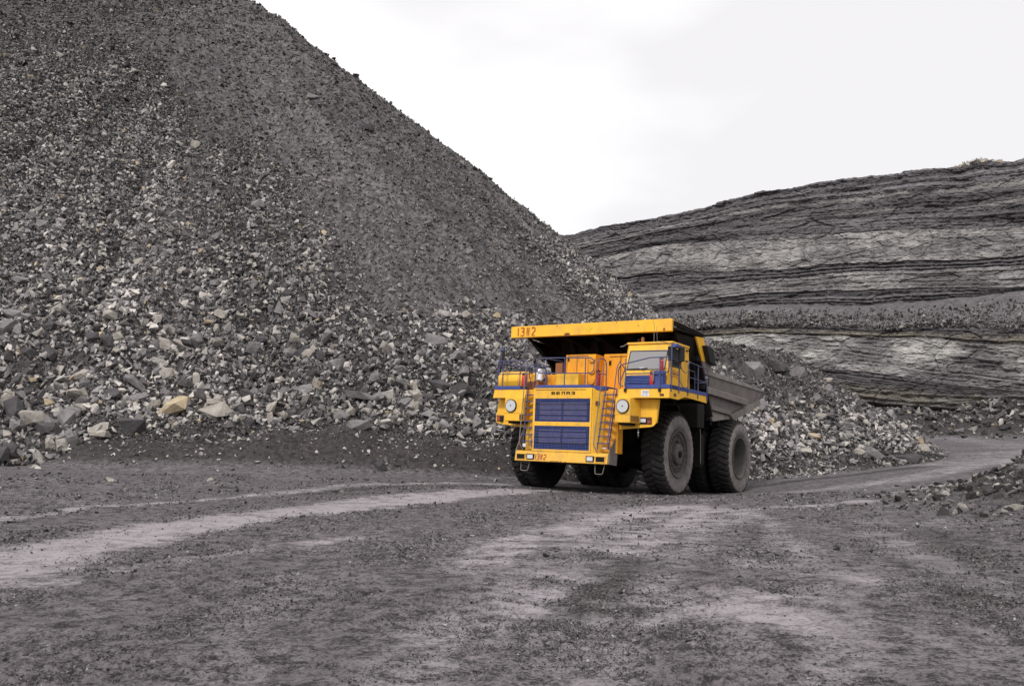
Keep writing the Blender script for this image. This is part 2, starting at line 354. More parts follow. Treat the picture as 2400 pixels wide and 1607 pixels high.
def mixc(f, a, b):
    q = n.new('ShaderNodeMix'); q.data_type = 'RGBA'; l.new(f, q.inputs[0]) if not isinstance(f, float) else None
    for i, v in ((6, a), (7, b)):
        if isinstance(v, tuple): q.inputs[i].default_value = (*v, 1)
        else: l.new(v, q.inputs[i])
    return q.outputs[2]
f1 = noise(4.5, 8, .72); f2 = noise(26, 5, .7); f3 = noise(75, 3, .6)
speck = math2('ADD', math2('MULTIPLY', f1, .55), math2('ADD', math2('MULTIPLY', f2, .5), math2('MULTIPLY', f3, .25)))
base = mixc(mrange(speck, .575, .70), (.030, .0262, .0285), (.148, .132, .141))  # dirt tone; its strong speckle also paints in the shaded sides of clods
dustc = mixc(mrange(speck, .53, .68), (.152, .137, .146), (.330, .301, .318))
dm = math2('ADD', sep.outputs[0], mrange(speck, .45, .82, -.28, .22))
c1 = mixc(mrange(dm, .12, .82), base, dustc)
c2 = mixc(math2('MULTIPLY', sep.outputs[1], .92), c1, mixc(mrange(speck, .57, .72), (.014, .0125, .012), (.052, .046, .043)))
l.new(c2, p.inputs['Base Color'])
bp = n.new('ShaderNodeBump'); bp.inputs['Distance'].default_value = .05; bp.inputs['Strength'].default_value = .9
l.new(math2('ADD', math2('MULTIPLY', f1, .6), math2('ADD', math2('MULTIPLY', f2, .35), math2('MULTIPLY', f3, .12))), bp.inputs['Height']); l.new(bp.outputs[0], p.inputs['Normal'])
F_ = grid_faces(*X.shape)
g = npmesh('ground', np.stack([X, Y, Z], -1).reshape(-1, 3), F_[:, ::-1].ravel(), np.full(len(F_), 4), gm, smooth=True, col=cc.reshape(-1, 3))
tag(g, kind='structure'); GMAT = gm

# ================================================================== SPOIL HEAP SURFACE
azs = np.radians(np.unique(np.r_[np.linspace(-80, -33, 120), np.linspace(-33, 28, 620), np.linspace(28, 45, 30)]))
rs = np.unique(np.r_[np.geomspace(26, 140, 430), np.geomspace(140, 260, 40)])
A_, R_ = np.meshgrid(azs, rs); X = R_*np.sin(A_); Y = R_*np.cos(A_)
H0 = heap_z(X, Y); Zh = H0+heap_d(X, Y, H0); Zg = ground_z(X, Y)
# zones of the tip face: coarse[0..1]
def coarse_zone(x, y, h):
    """1 = coarse blocky scree, 0 = fine dark slide; bands follow the fall line of the cone"""
    a = np.degrees(np.arctan2(x-HX, HY-y))+3.5*fbm(x*.05, y*.05, 3.1, 3)
    rr = np.hypot(x-HX, y-HY)
    ab = np.interp(h, [0, 6, 9, 13, 22, 32, 39, 46], [36, 32, 28, 26, 23.5, 16, 2, -25]); c = 1-sstep(-4, 4, a-ab)   # left of the fine band
    top = 1-.6*sstep(30, 48, h+5*fbm(x*.06, y*.06, 8.3, 3))
    c = c*top*np.clip(1.15-.9*np.clip(fbm(np.radians(a)*14, h*.025, 3.3, 3), 0, 1), .3, 1)
    edge = sstep(39, 45, a)*(1-sstep(12, 24, h))*.75
    foot = 1-sstep(3.5, 8.5, h+1.5*fbm(x*.15, y*.15, 1.3, 3))
    return np.clip(np.maximum(np.maximum(c, edge), foot), 0, 1)
def streak(x, y, h):
    a = np.arctan2(x-HX, HY-y); return .5+.6*np.clip((np.hypot(x-HX, y-HY)-6)/30, 0, 1)*fbm(a*16+.4*fbm(x*.05, y*.05, 2., 2), h*.02, 5.2, 4, .6)
cz = coarse_zone(X, Y, H0)
fines = 1-cz
v = .5+.5*fbm(X*2.2, Y*2.2, Zh*2.2, 4, .7); v2 = .5+.5*fbm(X*.12, Y*.12, 5.5, 4)
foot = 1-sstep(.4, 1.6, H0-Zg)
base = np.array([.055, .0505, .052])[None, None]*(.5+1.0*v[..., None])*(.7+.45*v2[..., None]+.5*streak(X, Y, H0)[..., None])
base = base*(1+.55*fines[..., None])*(1-.25*foot[..., None])  # coarse zone stays darker: shade in the gaps between blocks put into the colour
hm = mat('spoil_fines', (.1, .1, .1), .95, spec=.2, attr='col', namt=.75, nscale=2.6, bump=.25, bscale=2.2)
F_ = grid_faces(*X.shape, keep=(Zh > Zg-.6))
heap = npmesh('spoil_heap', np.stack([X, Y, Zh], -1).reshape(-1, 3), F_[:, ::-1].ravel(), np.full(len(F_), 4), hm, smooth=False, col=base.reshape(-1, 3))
tag(heap, kind='structure')

# ================================================================== CLIFF
def cpath(s):    # s in metres along the cliff line, 0 at the left end seen, increasing to the right
    return np.array([-52., 212.])[None]+s[:, None]*np.array([.914, -.406])[None]
CV = {  # photograph columns: px -> ys of the level lines
 1305: [537, 570, 620, 660, 700, 745, 765, 790, 800, 830, 850, 880, 920, 960, 985],
 1535: [495, 530, 571, 640, 690, 722, 735, 760, 772, 800, 820, 850, 900, 950, 980],
 1790: [432, 472, 552, 632, 655, 690, 718, 752, 757, 783, 798, 840, 868, 912, 975],
 2045: [391, 448, 541, 613, 638, 681, 718, 756, 765, 786, 835, 872, 905, 945, 985],
 2398: [352, 412, 526, 600, 626, 676, 688, 748, 770, 812, 880, 922, 925, 965, 990]}
# levels: sky, upper thin bed, pale top, pale bottom, low pale top, low pale bottom, ledge top, ledge bottom(rubble end), olive1, pale2 top, pale2 mid, pale2 bottom, olive2 top, olive2 bottom, base
SX = np.unique(np.r_[np.linspace(0, 60, 80), np.linspace(60, 175, 900), np.linspace(175, 320, 90)])
P0 = cpath(SX); U = P0[:, 0]/P0[:, 1]
cols = sorted(CV); tab = []
for c in cols:
    row = []
    for i, y in enumerate(CV[c]):
        w_ = pray(c, y); u_ = w_[0]/w_[1]; v_ = w_[2]/w_[1]
        # solve the point of the path on this azimuth
        s_ = (u_*212+52)/(.914+u_*.406); yy = 212-.406*s_
        back = 0 if i <= 6 else 12.0
        row.append(EYE+v_*(yy-back*1.05))
    tab.append((s_, row))
LS = np.array([t[0] for t in tab]); LZ = np.array([t[1] for t in tab])
nl = LZ.shape[1]
lev = np.stack([np.interp(SX, LS, LZ[:, k]) for k in range(nl)], 1)   # (ns, nl)
ext = np.clip(SX-LS[-1], 0, None)[:, None]*np.linspace(.10, .0, nl)[None]; lev = lev+ext*.5
sk = lev[:, 0]; lev[:, 0] = sk+.7*fbm(SX*.07, 1.0, 0., 4)+.25*fbm(SX*.5, 2.0, 0., 3)+.7*np.exp(-((U-.545)/.014)**2)
for k in range(1, nl-1): lev[:, k] += .45*fbm(SX*.06, k*3.7, 0., 4, .6)
lev = -np.maximum.accumulate(-lev[:, ::1], axis=1) if False else lev
# rows between level lines
rows = [2, 26, 60, 56, 20, 44, 26, 34, 12, 26, 40, 34, 26, 32, 26]   # subdivisions above each level
T = []; LVI = []
for k in range(nl-1):
    for q in range(rows[k+1]):
        T.append((k, q/rows[k+1]))
T.append((nl-2, 1.0))
kk = np.array([t[0] for t in T]); ff = np.array([t[1] for t in T])
zl = lev[:, kk]+(lev[:, kk+1]-lev[:, kk])*ff[None]          # ns x nt
rowpos = (kk+ff)[None]+0*zl
# setback of each level from the path line (towards the camera = positive)
SB = np.array([-5.5, -4.0, -2.4, -.9, .1, 1.2, 2.6, 11.0, 11.6, 12.2, 12.8, 13.6, 14.4, 14.0, 11.5])
sb = SB[kk]+(SB[kk+1]-SB[kk])*ff
S2 = SX[:, None]+0*zl
wrp = .25*fbm(S2*.25, zl*.5, 2.2, 3); blk, bd = worley(S2*.17+wrp, zl*.50+.6*wrp, 3.)
blk2, bd2 = worley(S2*.45+wrp, zl*1.6+wrp, 8.)
blk3, bd3 = worley(S2*1.5, zl*3.6, 5.)
Q_ = rowpos*5.0
lam = perlin(Q_*1.1+.12*fbm(S2*.05, Q_*.2, 1.1, 3), 3.3+S2*.012, 0.)
lam2 = perlin(Q_*3.4+.15*perlin(S2*.12, Q_*.4, 2.), 7.3+S2*.02, 0.)
pale = ((rowpos >= 2)*(rowpos < 3)+.55*(rowpos >= 4)*(rowpos < 5)+(rowpos >= 9)*(rowpos < 11)*.9).astype(float)
# soften pale mask with noise in s
pn = sstep(-.35, .25, fbm(S2*.035+4, zl*.10, 6.1, 4)+.15)
low = rowpos >= 7
pale = pale*np.where(low, .25+.75*sstep(-.25, .2, fbm(S2*.06, zl*.14, 2.9, 4)+.08), .75+.25*pn)
dep = (.5-.2*pale)*(blk-.5)+(.32-.16*pale)*(blk2-.5)+.14*(blk3-.5)-.14*(1-sstep(0, .12, bd))-.1*(1-sstep(0, .15, bd2))
dep = dep+.5*lam*(1-.75*pale)+.2*lam2*(1-.7*pale)+1.0*fbm(S2*.035, zl*.05, 9.9, 4)+(.22-.1*pale)*fbm(S2*.5, zl*.9, 4.1, 4, .6)
dep = dep+.45*pale-.2*pale*(1-sstep(0, .05, worley(S2*.13+.1*fbm(S2*.4, zl*.4, 1., 2), zl*.16, 21.)[1]))
rub = ((rowpos >= 6)*(rowpos < 8)).astype(float)      # rubble ledge
dep = dep*(1-.4*rub)+rub*(.5*fbm(S2*.3, zl*.5, 1.9, 3))
# undercut at the very bottom (below olive 2), its shade also put into the colour
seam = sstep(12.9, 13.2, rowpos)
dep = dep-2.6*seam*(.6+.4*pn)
fade_base = sstep(13.6, 14, rowpos)
y_out = sb[None]+dep
nrm = np.array([-.406, -.914])   # towards the camera
XX = P0[:, 0][:, None]+nrm[0]*y_out; YY = P0[:, 1][:, None]+nrm[1]*y_out
ZZ = zl+.25*fbm(S2*.4, zl*.6, 3.1, 3)*rub
ZZ[:, -1] -= 3.0
# colours of the beds
def colr(*c): return np.array(c)[None, None]
C_dark = colr(.052, .048, .052); C_mid = colr(.122, .114, .12); C_pale = colr(.285, .272, .262); C_pale2 = colr(.36, .347, .33); C_olive = colr(.20, .18, .135); C_undercut_shade = colr(.020, .018, .018)
n1 = (.5+.5*fbm(S2*.035, Q_*1.0, 5.0, 5, .65))[..., None]
C = C_dark+(C_mid-C_dark)*np.clip(n1*1.5-.2+.5*lam[..., None]+.35*lam2[..., None], 0, 1.5)
C = C*np.where((rowpos < 1)[..., None], 1.15, 1.0)
thin = (np.exp(-((rowpos-1.0)/.13)**2)+.7*np.exp(-((rowpos-1.45)/.08)**2)+.5*np.exp(-((rowpos-.45)/.06)**2))*sstep(-.2, .3, fbm(S2*.09, rowpos*3., 3.7, 3)+.1)
C = C+(C_pale*.85-C)*np.clip(thin, 0, 1)[..., None]*.8
pp = pale*(.85+.3*(blk2-.5)+.3*(blk-.5))*(.45+1.1*sstep(-.45, .45, fbm(S2*.09, zl*.22, 7.7, 5, .6)))
vcr, vbd = worley(S2*.13+.1*fbm(S2*.4, zl*.4, 1., 2), zl*.16, 21.); pp = pp*(.72+.28*sstep(.0, .05, vbd))
C = C+(np.where(low[..., None], C_pale2, C_pale)-C)*np.clip(pp, 0, 1)[..., None]
stain = sstep(.1, .5, fbm(S2*.5, zl*.06, 6.6, 4))*pale
C = C*(1-.22*stain[..., None])
cr = (1-sstep(.0, .07, bd))+.7*(1-sstep(0, .08, bd2))
C = C*(1-.18*np.clip(cr, 0, 1)[..., None])
ol = (np.exp(-((rowpos-8.6)/.28)**2)*.75+np.exp(-((rowpos-12.5)/.42)**2)*.75*(.35+.65*(U[:, None] < .52)))*(.45+.6*blk2)*sstep(-.35, .1, fbm(S2*.07, 1.7, 0., 3)+.12)
C = C+(C_olive-C)*np.clip(ol, 0, 1)[..., None]
C = C+(C_mid*1.05-C)*(rub*.7)[..., None]
C = C+(C_undercut_shade-C)*(seam*.9)[..., None]  # shade under the overhang painted into the rock colour
C = C*(.85+.3*(blk3[..., None]))
cm = mat('layered_pit_rock', (.1, .1, .1), .92, spec=.2, attr='col', namt=.2, nscale=1.1, bump=.09, bscale=1.8)
# top surface going back
nb = 6; bx = np.array([1.5, 4, 9, 20, 45, 90.])
TX = XX[:, :1]-nrm[0]*bx[None]; TY = YY[:, :1]-nrm[1]*bx[None]; TZ = ZZ[:, :1]+np.array([.3, .5, .6, .4, 0, -.5])[None]+.4*fbm(SX[:, None]*.1, bx[None]*.2, 2., 3)
XX = np.concatenate([TX[:, ::-1], XX], 1); YY = np.concatenate([TY[:, ::-1], YY], 1); ZZ = np.concatenate([TZ[:, ::-1], ZZ], 1)
C = np.concatenate([np.repeat(C[:, :1], nb, 1), C], 1)
F_ = grid_faces(*XX.shape)
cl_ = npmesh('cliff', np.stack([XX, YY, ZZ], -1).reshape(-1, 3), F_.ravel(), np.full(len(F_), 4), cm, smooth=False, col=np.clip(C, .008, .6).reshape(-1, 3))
tag(cl_, kind='structure')
CLX, CLY, CLZ, CLR = XX[:, nb:], YY[:, nb:], ZZ[:, nb:], rowpos
# ================================================================== MESH BUILDER
class MB:
    def __init__(s): s.bm = bmesh.new()
    def poly(s, pts, thick_vec):
        """prism: polygon pts (3-D, planar) swept along thick_vec"""
        tv = Vector(thick_vec); a = [s.bm.verts.new(p) for p in pts]; b = [s.bm.verts.new(Vector(p)+tv) for p in pts]
        n = len(pts); s.bm.faces.new(a); s.bm.faces.new(b[::-1])
        for i in range(n): s.bm.faces.new((a[i], b[i], b[(i+1) % n], a[(i+1) % n]))
        return s
    def box(s, x0, x1, y0, y1, z0, z1): return s.poly([(x0, y0, z0), (x1, y0, z0), (x1, y1, z0), (x0, y1, z0)], (0, 0, z1-z0))
    def hexa(s, p):    # 8 points: bottom 4, top 4
        v = [s.bm.verts.new(q) for q in p]
        for f in ((0, 1, 2, 3), (7, 6, 5, 4), (0, 4, 5, 1), (1, 5, 6, 2), (2, 6, 7, 3), (3, 7, 4, 0)): s.bm.faces.new([v[i] for i in f])
        return s
    def xprism(s, yz, x0, x1): return s.poly([(x0, y, z) for y, z in yz], (x1-x0, 0, 0))
    def yprism(s, xz, y0, y1): return s.poly([(x, y0, z) for x, z in xz], (0, y1-y0, 0))
    def zprism(s, xy, z0, z1): return s.poly([(x, y, z0) for x, y in xy], (0, 0, z1-z0))
    def tube(s, pts, r=.022, n=6, closed=False, fillet=0.0):
        P = [Vector(p) for p in pts]
        if fillet:
            Q = [P[0]]
            for i in range(1, len(P)-1):
                a, b, c = P[i-1], P[i], P[i+1]; l = min(fillet, (a-b).length*.45, (c-b).length*.45)
                p, q = b+(a-b).normalized()*l, b+(c-b).normalized()*l
                for k in range(5):
                    t = k/4; Q.append(p*(1-t)**2+b*2*t*(1-t)+q*t*t)
            P = Q+[P[-1]]
        m = len(P); rings = []; up = None
        for i in range(m):
            d = (P[min(i+1, m-1)]-P[max(i-1, 0)]).normalized()
            if up is None: up = d.orthogonal().normalized()
            up = (up-d*up.dot(d)); up = up.normalized() if up.length > 1e-4 else d.orthogonal().normalized()
            sd_ = d.cross(up)
            rings.append([s.bm.verts.new(P[i]+(up*math.cos(2*math.pi*k/n)+sd_*math.sin(2*math.pi*k/n))*r) for k in range(n)])
        for a, b in zip(rings, rings[1:]):
            for k in range(n): s.bm.faces.new((a[k], a[(k+1) % n], b[(k+1) % n], b[k]))
        s.bm.faces.new(rings[0][::-1]); s.bm.faces.new(rings[-1]); return s
    def lathe(s, prof, c, axis='y', n=32, cap=True):
        """prof: list of (offset along axis, radius)"""
        rings = []
        for o_, r in prof:
            ring = []
            for k in range(n):
                a = 2*math.pi*k/n; u, v = r*math.cos(a), r*math.sin(a)
                ring.append(s.bm.verts.new((c[0]+u, c[1]+o_, c[2]+v) if axis == 'y' else (c[0]+o_, c[1]+u, c[2]+v) if axis == 'x' else (c[0]+u, c[1]+v, c[2]+o_)))
            rings.append(ring)
        for a, b in zip(rings, rings[1:]):
            for k in range(n): s.bm.faces.new((a[k], a[(k+1) % n], b[(k+1) % n], b[k]))
        if cap: s.bm.faces.new(rings[0][::-1]); s.bm.faces.new(rings[-1])
        return s
    def build(s, name, m, parent=None, bevel=0, smooth=False, label=None, segs=2):
        bmesh.ops.recalc_face_normals(s.bm, faces=s.bm.faces)
        me = bpy.data.meshes.new(name); s.bm.to_mesh(me); s.bm.free()
        me.materials.append(m if not isinstance(m, str) else M[m])
        o = bpy.data.objects.new(name, me); COL.objects.link(o); o.parent = parent
        if smooth or bevel:
            me.polygons.foreach_set('use_smooth', [True]*len(me.polygons))
            e = o.modifiers.new('edge', 'EDGE_SPLIT') if (smooth and not bevel) else None
            if e: e.split_angle = R(38)
        if bevel:
            b = o.modifiers.new('bevel', 'BEVEL'); b.width = bevel; b.segments = segs; b.limit_method = 'ANGLE'; b.angle_limit = R(35); b.harden_normals = True
        if label: o['label'] = label
        return o
def text(name, s, size, m, parent, loc, xdir, updir, depth=.004, align='LEFT', sx=1.0):
    cu = bpy.data.curves.new(name, 'FONT'); cu.body = s; cu.size = size; cu.extrude = depth; cu.align_x = align; cu.space_character = 1.12
    o = bpy.data.objects.new(name, cu); COL.objects.link(o)
    dg = bpy.context.evaluated_depsgraph_get(); me = bpy.data.meshes.new_from_object(o.evaluated_get(dg)); bpy.data.objects.remove(o)
    me.materials.clear(); me.materials.append(M[m]); o = bpy.data.objects.new(name, me); COL.objects.link(o); o.parent = parent
    x = Vector(xdir).normalized(); u = Vector(updir).normalized(); z = x.cross(u)
    o.matrix_local = Matrix(((x[0]*sx, u[0], z[0], loc[0]), (x[1]*sx, u[1], z[1], loc[1]), (x[2]*sx, u[2], z[2], loc[2]), (0, 0, 0, 1)))
    return o
# stencil digits as strokes on a unit cell .5 x 1
def stencil(name, s, h, m, parent, org, xd, ud, off, st=.16, wid=.55, gap=.30, z=.008):
    """stencilled numbers: strokes with the bridges left open"""
    G = {'1': [((.5, 0), (.5, 1))], '2': [((0, .86), (.25, 1), (.75, 1), (1, .8), (1, .62), (.1, .12), (.02, 0)), ((.12, 0), (1, 0))],
         '3': [((0, 1), (.9, 1), (.95, .62), (.35, .55)), ((.45, .5), (1, .4), (.95, .05), (.5, 0), (0, .06))],
         '8': [((.24, 0), (.24, 1)), ((.76, 0), (.76, 1)), ((.3, .52), (.42, .52)), ((.58, .52), (.7, .52))]}
    b = MB(); xd, ud, off = Vector(xd), Vector(ud), Vector(off); cx = 0
    for ch in s:
        wch = wid*h*(.35 if ch == '1' else 1)
        for stroke in G[ch]:
            for (a0, b0), (a1, b1) in zip(stroke, stroke[1:]):
                p = Vector((cx+a0*wch, b0*h)); q = Vector((cx+a1*wch, b1*h)); d = (q-p).normalized(); nn = Vector((-d.y, d.x))*st*h*.5
                pts = [p+nn, q+nn, q-nn, p-nn]
                b.poly([Vector(org)+xd*t.x+ud*t.y for t in pts], off*z)
        cx += wch+gap*h*.8
    return b.build(name, m, parent)

# ================================================================== THE TRUCK
T = bpy.data.objects.new('dump_truck', None); COL.objects.link(T)
T.matrix_world = Matrix(((TF[0], TL[0], TU[0], TO[0]), (TF[1], TL[1], TU[1], TO[1]), (TF[2], TL[2], TU[2], TO[2]), (0, 0, 0, 1)))
tag(T, 'huge yellow mining dump truck with a grey dusty tipping body on the dirt haul road', 'dump truck')
# --- wheels
def wheel(x, yo, side, wid=.92, rear=False, hub=True, inner=False):
    """yo = outer face of the tyre, side=+1 on the driver's side"""
    e = bpy.data.objects.new('wheel', None); COL.objects.link(e); e.parent = T; e.location = (x, yo, 1.5)
    s = -side; RR = 1.47; n = 96
    prof = [(s*.10, .85), (s*.05, .90), (s*.015, 1.00), (s*.0, 1.12), (s*.004, 1.22), (s*.02, 1.33), (s*.06, 1.41), (s*.12, RR-.015), (s*.25, RR), (s*(wid-.25), RR), (s*(wid-.12), RR-.015), (s*(wid-.06), 1.41), (s*(wid-.01), 1.25), (s*(wid), 1.1), (s*(wid-.05), .92), (s*(wid-.1), .85)]
    b = MB(); b.lathe(prof, (0, 0, 0), 'y', n, cap=False)
    K = 38
    for row in (0, 1):
        for k in range(K):
            a = 2*math.pi*(k+.5*row)/K; da = math.pi*.62/K; sk_ = .10
            yA, yB = (.02, wid*.47) if row == 0 else (wid-.02, wid*.53)
            def pt(aa, yy, rr): return (rr*math.cos(aa), s*yy, rr*math.sin(aa))
            ysh = .09 if row == 0 else -.09
            ym = yA+ysh
            # shoulder piece, then tread piece
            secs = [(yA, 1.33, 1.375, 0), (yA+ysh*.35, 1.40, 1.455, .1), (ym, 1.44, 1.525, .25), (yB, 1.45, 1.535, 1)]
            prev = None
            for yy, r0, r1, f in secs:
                c_ = a+sk_*f
                w0 = da*(1.0 if f < .5 else .8)
                ring = [b.bm.verts.new(pt(c_-w0, yy, r0)), b.bm.verts.new(pt(c_-w0*.86, yy, r1)), b.bm.verts.new(pt(c_+w0*.86, yy, r1)), b.bm.verts.new(pt(c_+w0, yy, r0))]
                if prev:
                    for q in range(4): b.bm.faces.new((prev[q], prev[(q+1) % 4], ring[(q+1) % 4], ring[q]))
                else: b.bm.faces.new(ring)
                prev = ring
            b.bm.faces.new(prev[::-1])
    ty = b.build('tyre', 'tyre', e, smooth=True)
    me = ty.data; vs = np.empty(len(me.vertices)*3); me.vertices.foreach_get('co', vs); vs = vs.reshape(-1, 3)
    bul = np.clip((-vs[:, 2]-1.1)/.38, 0, 1)**2; vs[:, 1] += side*bul*.035*np.where(np.abs(vs[:, 1]) < wid*.5, 1, -1); vs[vs[:, 2] < -1.485, 2] = -1.485; me.vertices.foreach_set('co', vs.ravel())   # sag where the tyre bears on the road
    rr = np.hypot(vs[:, 0], vs[:, 2]); side_f = (np.abs(vs[:, 1]) < .07)*(rr < 1.37)
    cA = me.color_attributes.new('col', 'FLOAT_COLOR', 'POINT'); cc_ = np.ones((len(vs), 4)); base_ = np.array([.026, .024, .024]); ds = np.array([.205, .185, .176])
    cc_[:, :3] = base_+(ds-base_)*(side_f*(.6+.4*sstep(.95, 1.12, rr)))[:, None]*(.85+.15*rng.random((len(vs), 1)))
    if inner: cc_[:, :3] = base_
    cA.data.foreach_set('color', cc_.astype(np.float32).ravel())
    if inner: return e
    if not rear:
        b = MB().lathe([(s*.10, .86), (s*.03, .87), (s*.03, .82), (s*.10, .80), (s*.10, .72), (s*.16, .70), (s*.17, .56), (s*.12, .54), (s*.12, .47), (s*.20, .45), (s*.20, .40), (s*.02, .37), (s*-.02, .30), (s*-.03, .01)], (0, 0, 0), 'y', 48, cap=False)
        b.build('rim', 'rimm', e, smooth=True)
        for k in range(20):
            a = 2*math.pi*k/20
            MB().lathe([(s*.17, .034), (s*.07, .034), (s*.065, .02)], (.63*math.cos(a), 0, .63*math.sin(a)), 'y', 6).build('bolt', 'rimm', e)
        for k in range(14):
            a = 2*math.pi*k/14
            MB().lathe([(s*.12, .026), (s*.06, .026)], (.505*math.cos(a), 0, .505*math.sin(a)), 'y', 6).build('bolt', 'rimm', e)
        b = MB().lathe([(0, .12), (s*-.06, .11), (s*-.07, .06)], (.05, s*-.02, -.02), 'y', 16); b.build('hub_cap', 'dark', e)
    else:
        b = MB().lathe([(s*.10, .86), (s*.03, .87), (s*.03, .81), (s*.12, .77), (s*.45, .74), (s*.62, .70), (s*.64, .55), (s*.50, .52), (s*.50, .02)], (0, 0, 0), 'y', 48, cap=False)
        b.build('rim', 'rimm', e, smooth=True)
    return e
YF, YR = 3.1068, 3.56
wheel(0, YF, 1); wheel(0, -3.3, -1, wid=1.02)
wheel(-5.3, YR, 1, rear=True); wheel(-5.3, -YR, -1, rear=True)
wheel(-5.3, YR-1.06, 1, rear=True, inner=True); wheel(-5.3, -(YR-1.06), -1, rear=True, inner=True)
# --- chassis
b = MB()
for y in (-.95, .95): b.yprism([(2.6, .95), (2.6, 1.55), (-1, 1.75), (-6.8, 1.9), (-6.8, 1.4), (-4.2, 1.15), (0, 1.0)], y-.16, y+.16)
b.box(-6.6, -6.2, -.9, .9, 1.3, 1.9); b.box(-2.4, -2.0, -.9, .9, 1.1, 1.7); b.box(1.9, 2.4, -1.2, 1.2, .95, 1.5)
b.build('chassis_frame', 'dark', T, bevel=.02)
b = MB(); b.box(.2, 2.7, -.8, .8, 1.0, 3.2); b.box(-1.8, .2, -.6, .6, 1.3, 2.6); b.build('engine_block', 'dark', T, bevel=.04)
b = MB().lathe([(-2.1, .26), (-1.1, .30), (-.5, .42), (.5, .42), (1.1, .30), (2.1, .26)], (0, 0, 1.42), 'y', 20); b.build('front_axle', 'dark', T, smooth=True)
b = MB().lathe([(-2.6, .55), (-1.2, .62), (-.6, .8), (.6, .8), (1.2, .62), (2.6, .55)], (-5.3, 0, 1.5), 'y', 24); b.build('rear_axle', 'dark', T, smooth=True)
for s in (1, -1):
    MB().lathe([(-1.1, .20), (.2, .20), (.2, .27), (1.2, .27)], (.1, s*1.75, 2.4), 'z', 16).build('suspension_strut', 'dark', T, smooth=True)
    MB().lathe([(-.8, .16), (.1, .16), (.1, .22), (.9, .22)], (-4.4, s*.9, 2.2), 'z', 16).build('suspension_strut', 'dark', T, smooth=True)
# tank block between the wheels and the rear mudguard plate of the front wheel
MB().box(-3.45, -1.9, 1.35, 2.75, 1.05, 2.35).build('fuel_tank', 'dark', T, bevel=.12)
MB().box(-3.6, -2.0, -2.75, -1.35, 1.05, 2.35).build('hydraulic_tank', 'dark', T, bevel=.12)
b = MB(); b.yprism([(-1.72, 3.32), (-1.68, 3.32), (-1.98, 2.2), (-2.0, 1.05), (-2.05, 1.05), (-2.03, 2.2)], 2.2, 3.1); b.yprism([(-.9, 3.3), (-1.7, 3.3), (-1.98, 2.2), (-1.98, 1.75), (-1.85, 1.75), (-1.75, 2.4)], 2.15, 2.6); b.build('mudguard', 'dark', T, bevel=.01)
b = MB().tube([(-1.68, 3.12, 3.30), (-1.97, 3.12, 2.25), (-2.0, 3.12, 1.2)], .018); b.build('mudguard_edge', 'body', T)
MB().box(-.6, 1.6, -1.9, 1.9, 2.6, 3.3).build('underdeck_structure', 'dark', T, bevel=.05)
MB().box(-1.9, -1.2, -3.2, 3.3, 2.5, 3.4).build('rear_deck_support', 'dark', T, bevel=.05)
# --- bumper
b = MB()
b.hexa([(2.95, -1.86, 1.02), (3.28, -1.86, 1.02), (3.28, 1.86, 1.02), (2.95, 1.86, 1.02), (2.95, -1.86, 1.40), (3.20, -1.86, 1.38), (3.20, 1.86, 1.38), (2.95, 1.86, 1.40)])
bp_ = b.build('bumper', 'yellow', T, bevel=.025)
MB().yprism([(3.2, 1.02), (3.16, 1.40), (3.0, 1.62), (2.48, 2.2), (2.45, 2.2), (2.62, .98)], 1.868, 1.90).build('side_plate', 'body', T, bevel=.006)
MB().yprism([(3.2, 1.02), (3.16, 1.40), (2.7, 2.2), (2.4, 2.2), (2.62, .98)], -1.9, -1.868).build('side_plate', 'body', T, bevel=.006)
def xface(z): return 3.28-.08*(z-1.02)/.36
for s, (y0, y1) in ((-1, (-1.76, -1.43)), (1, (1.43, 1.76))):
    o = MB().box(3.16, xface(1.18)+.03, y0, y1, 1.09, 1.26).build('tow_recess', 'dark', bp_, bevel=.012)
    b = MB()
    for a in ((y0-.02, y1+.02, 1.262, 1.285), (y0-.02, y1+.02, 1.065, 1.088), (y0-.022, y0, 1.088, 1.262), (y1, y1+.022, 1.088, 1.262)): b.box(3.2, xface(1.2)+.045, *a)
    b.build('recess_frame', 'yellow', bp_, bevel=.005)
    y0, y1 = (-1.34, -1.06) if s < 0 else (1.06, 1.34)
    fo = MB().box(3.18, xface(1.18)+.04, y0-.02, y1+.02, 1.07, 1.28).build('fog_lamp', 'black', bp_, bevel=.02)
    MB().box(3.22, xface(1.18)+.055, y0+.02, y1-.02, 1.10, 1.25).build('lens', 'lamp', fo, bevel=.02)
stencil('painted_number', '1382', .185, 'num', bp_, (3.262, -1.0, 1.09), (0, 1, 0), (-.2, 0, .98), (1, 0, .2), wid=.5, z=.012)
b = MB()
for y, w_ in ((-.35, .12), (-.2, .18), (0.02, .08), (.22, .06)): b.box(3.2, 3.284, y, y+w_, 1.028, 1.05+.01*abs(math.sin(y*40)))
b.build('scuff_mark', 'skin', bp_)
for s in (-1, 1):
    y = 1.5 if s > 0 else -1.5
    MB().tube([(3.1, y-.18, 1.05), (3.16, y-.14, .68), (3.16, y+.14, .68), (3.1, y+.2, 1.05)], .016, fillet=.05).build('foot_step', 'body', T)
# --- radiator housing
b = MB()
b.hexa([(2.3, -1.2, 1.38), (3.18, -1.2, 1.38), (3.18, 1.26, 1.38), (2.3, 1.9, 1.38), (2.3, -1.2, 3.62), (3.18, -1.2, 3.62), (3.18, 1.14, 3.62), (2.3, 1.9, 3.62)])
rh = b.build('radiator_housing', 'yellow', T, bevel=.02)
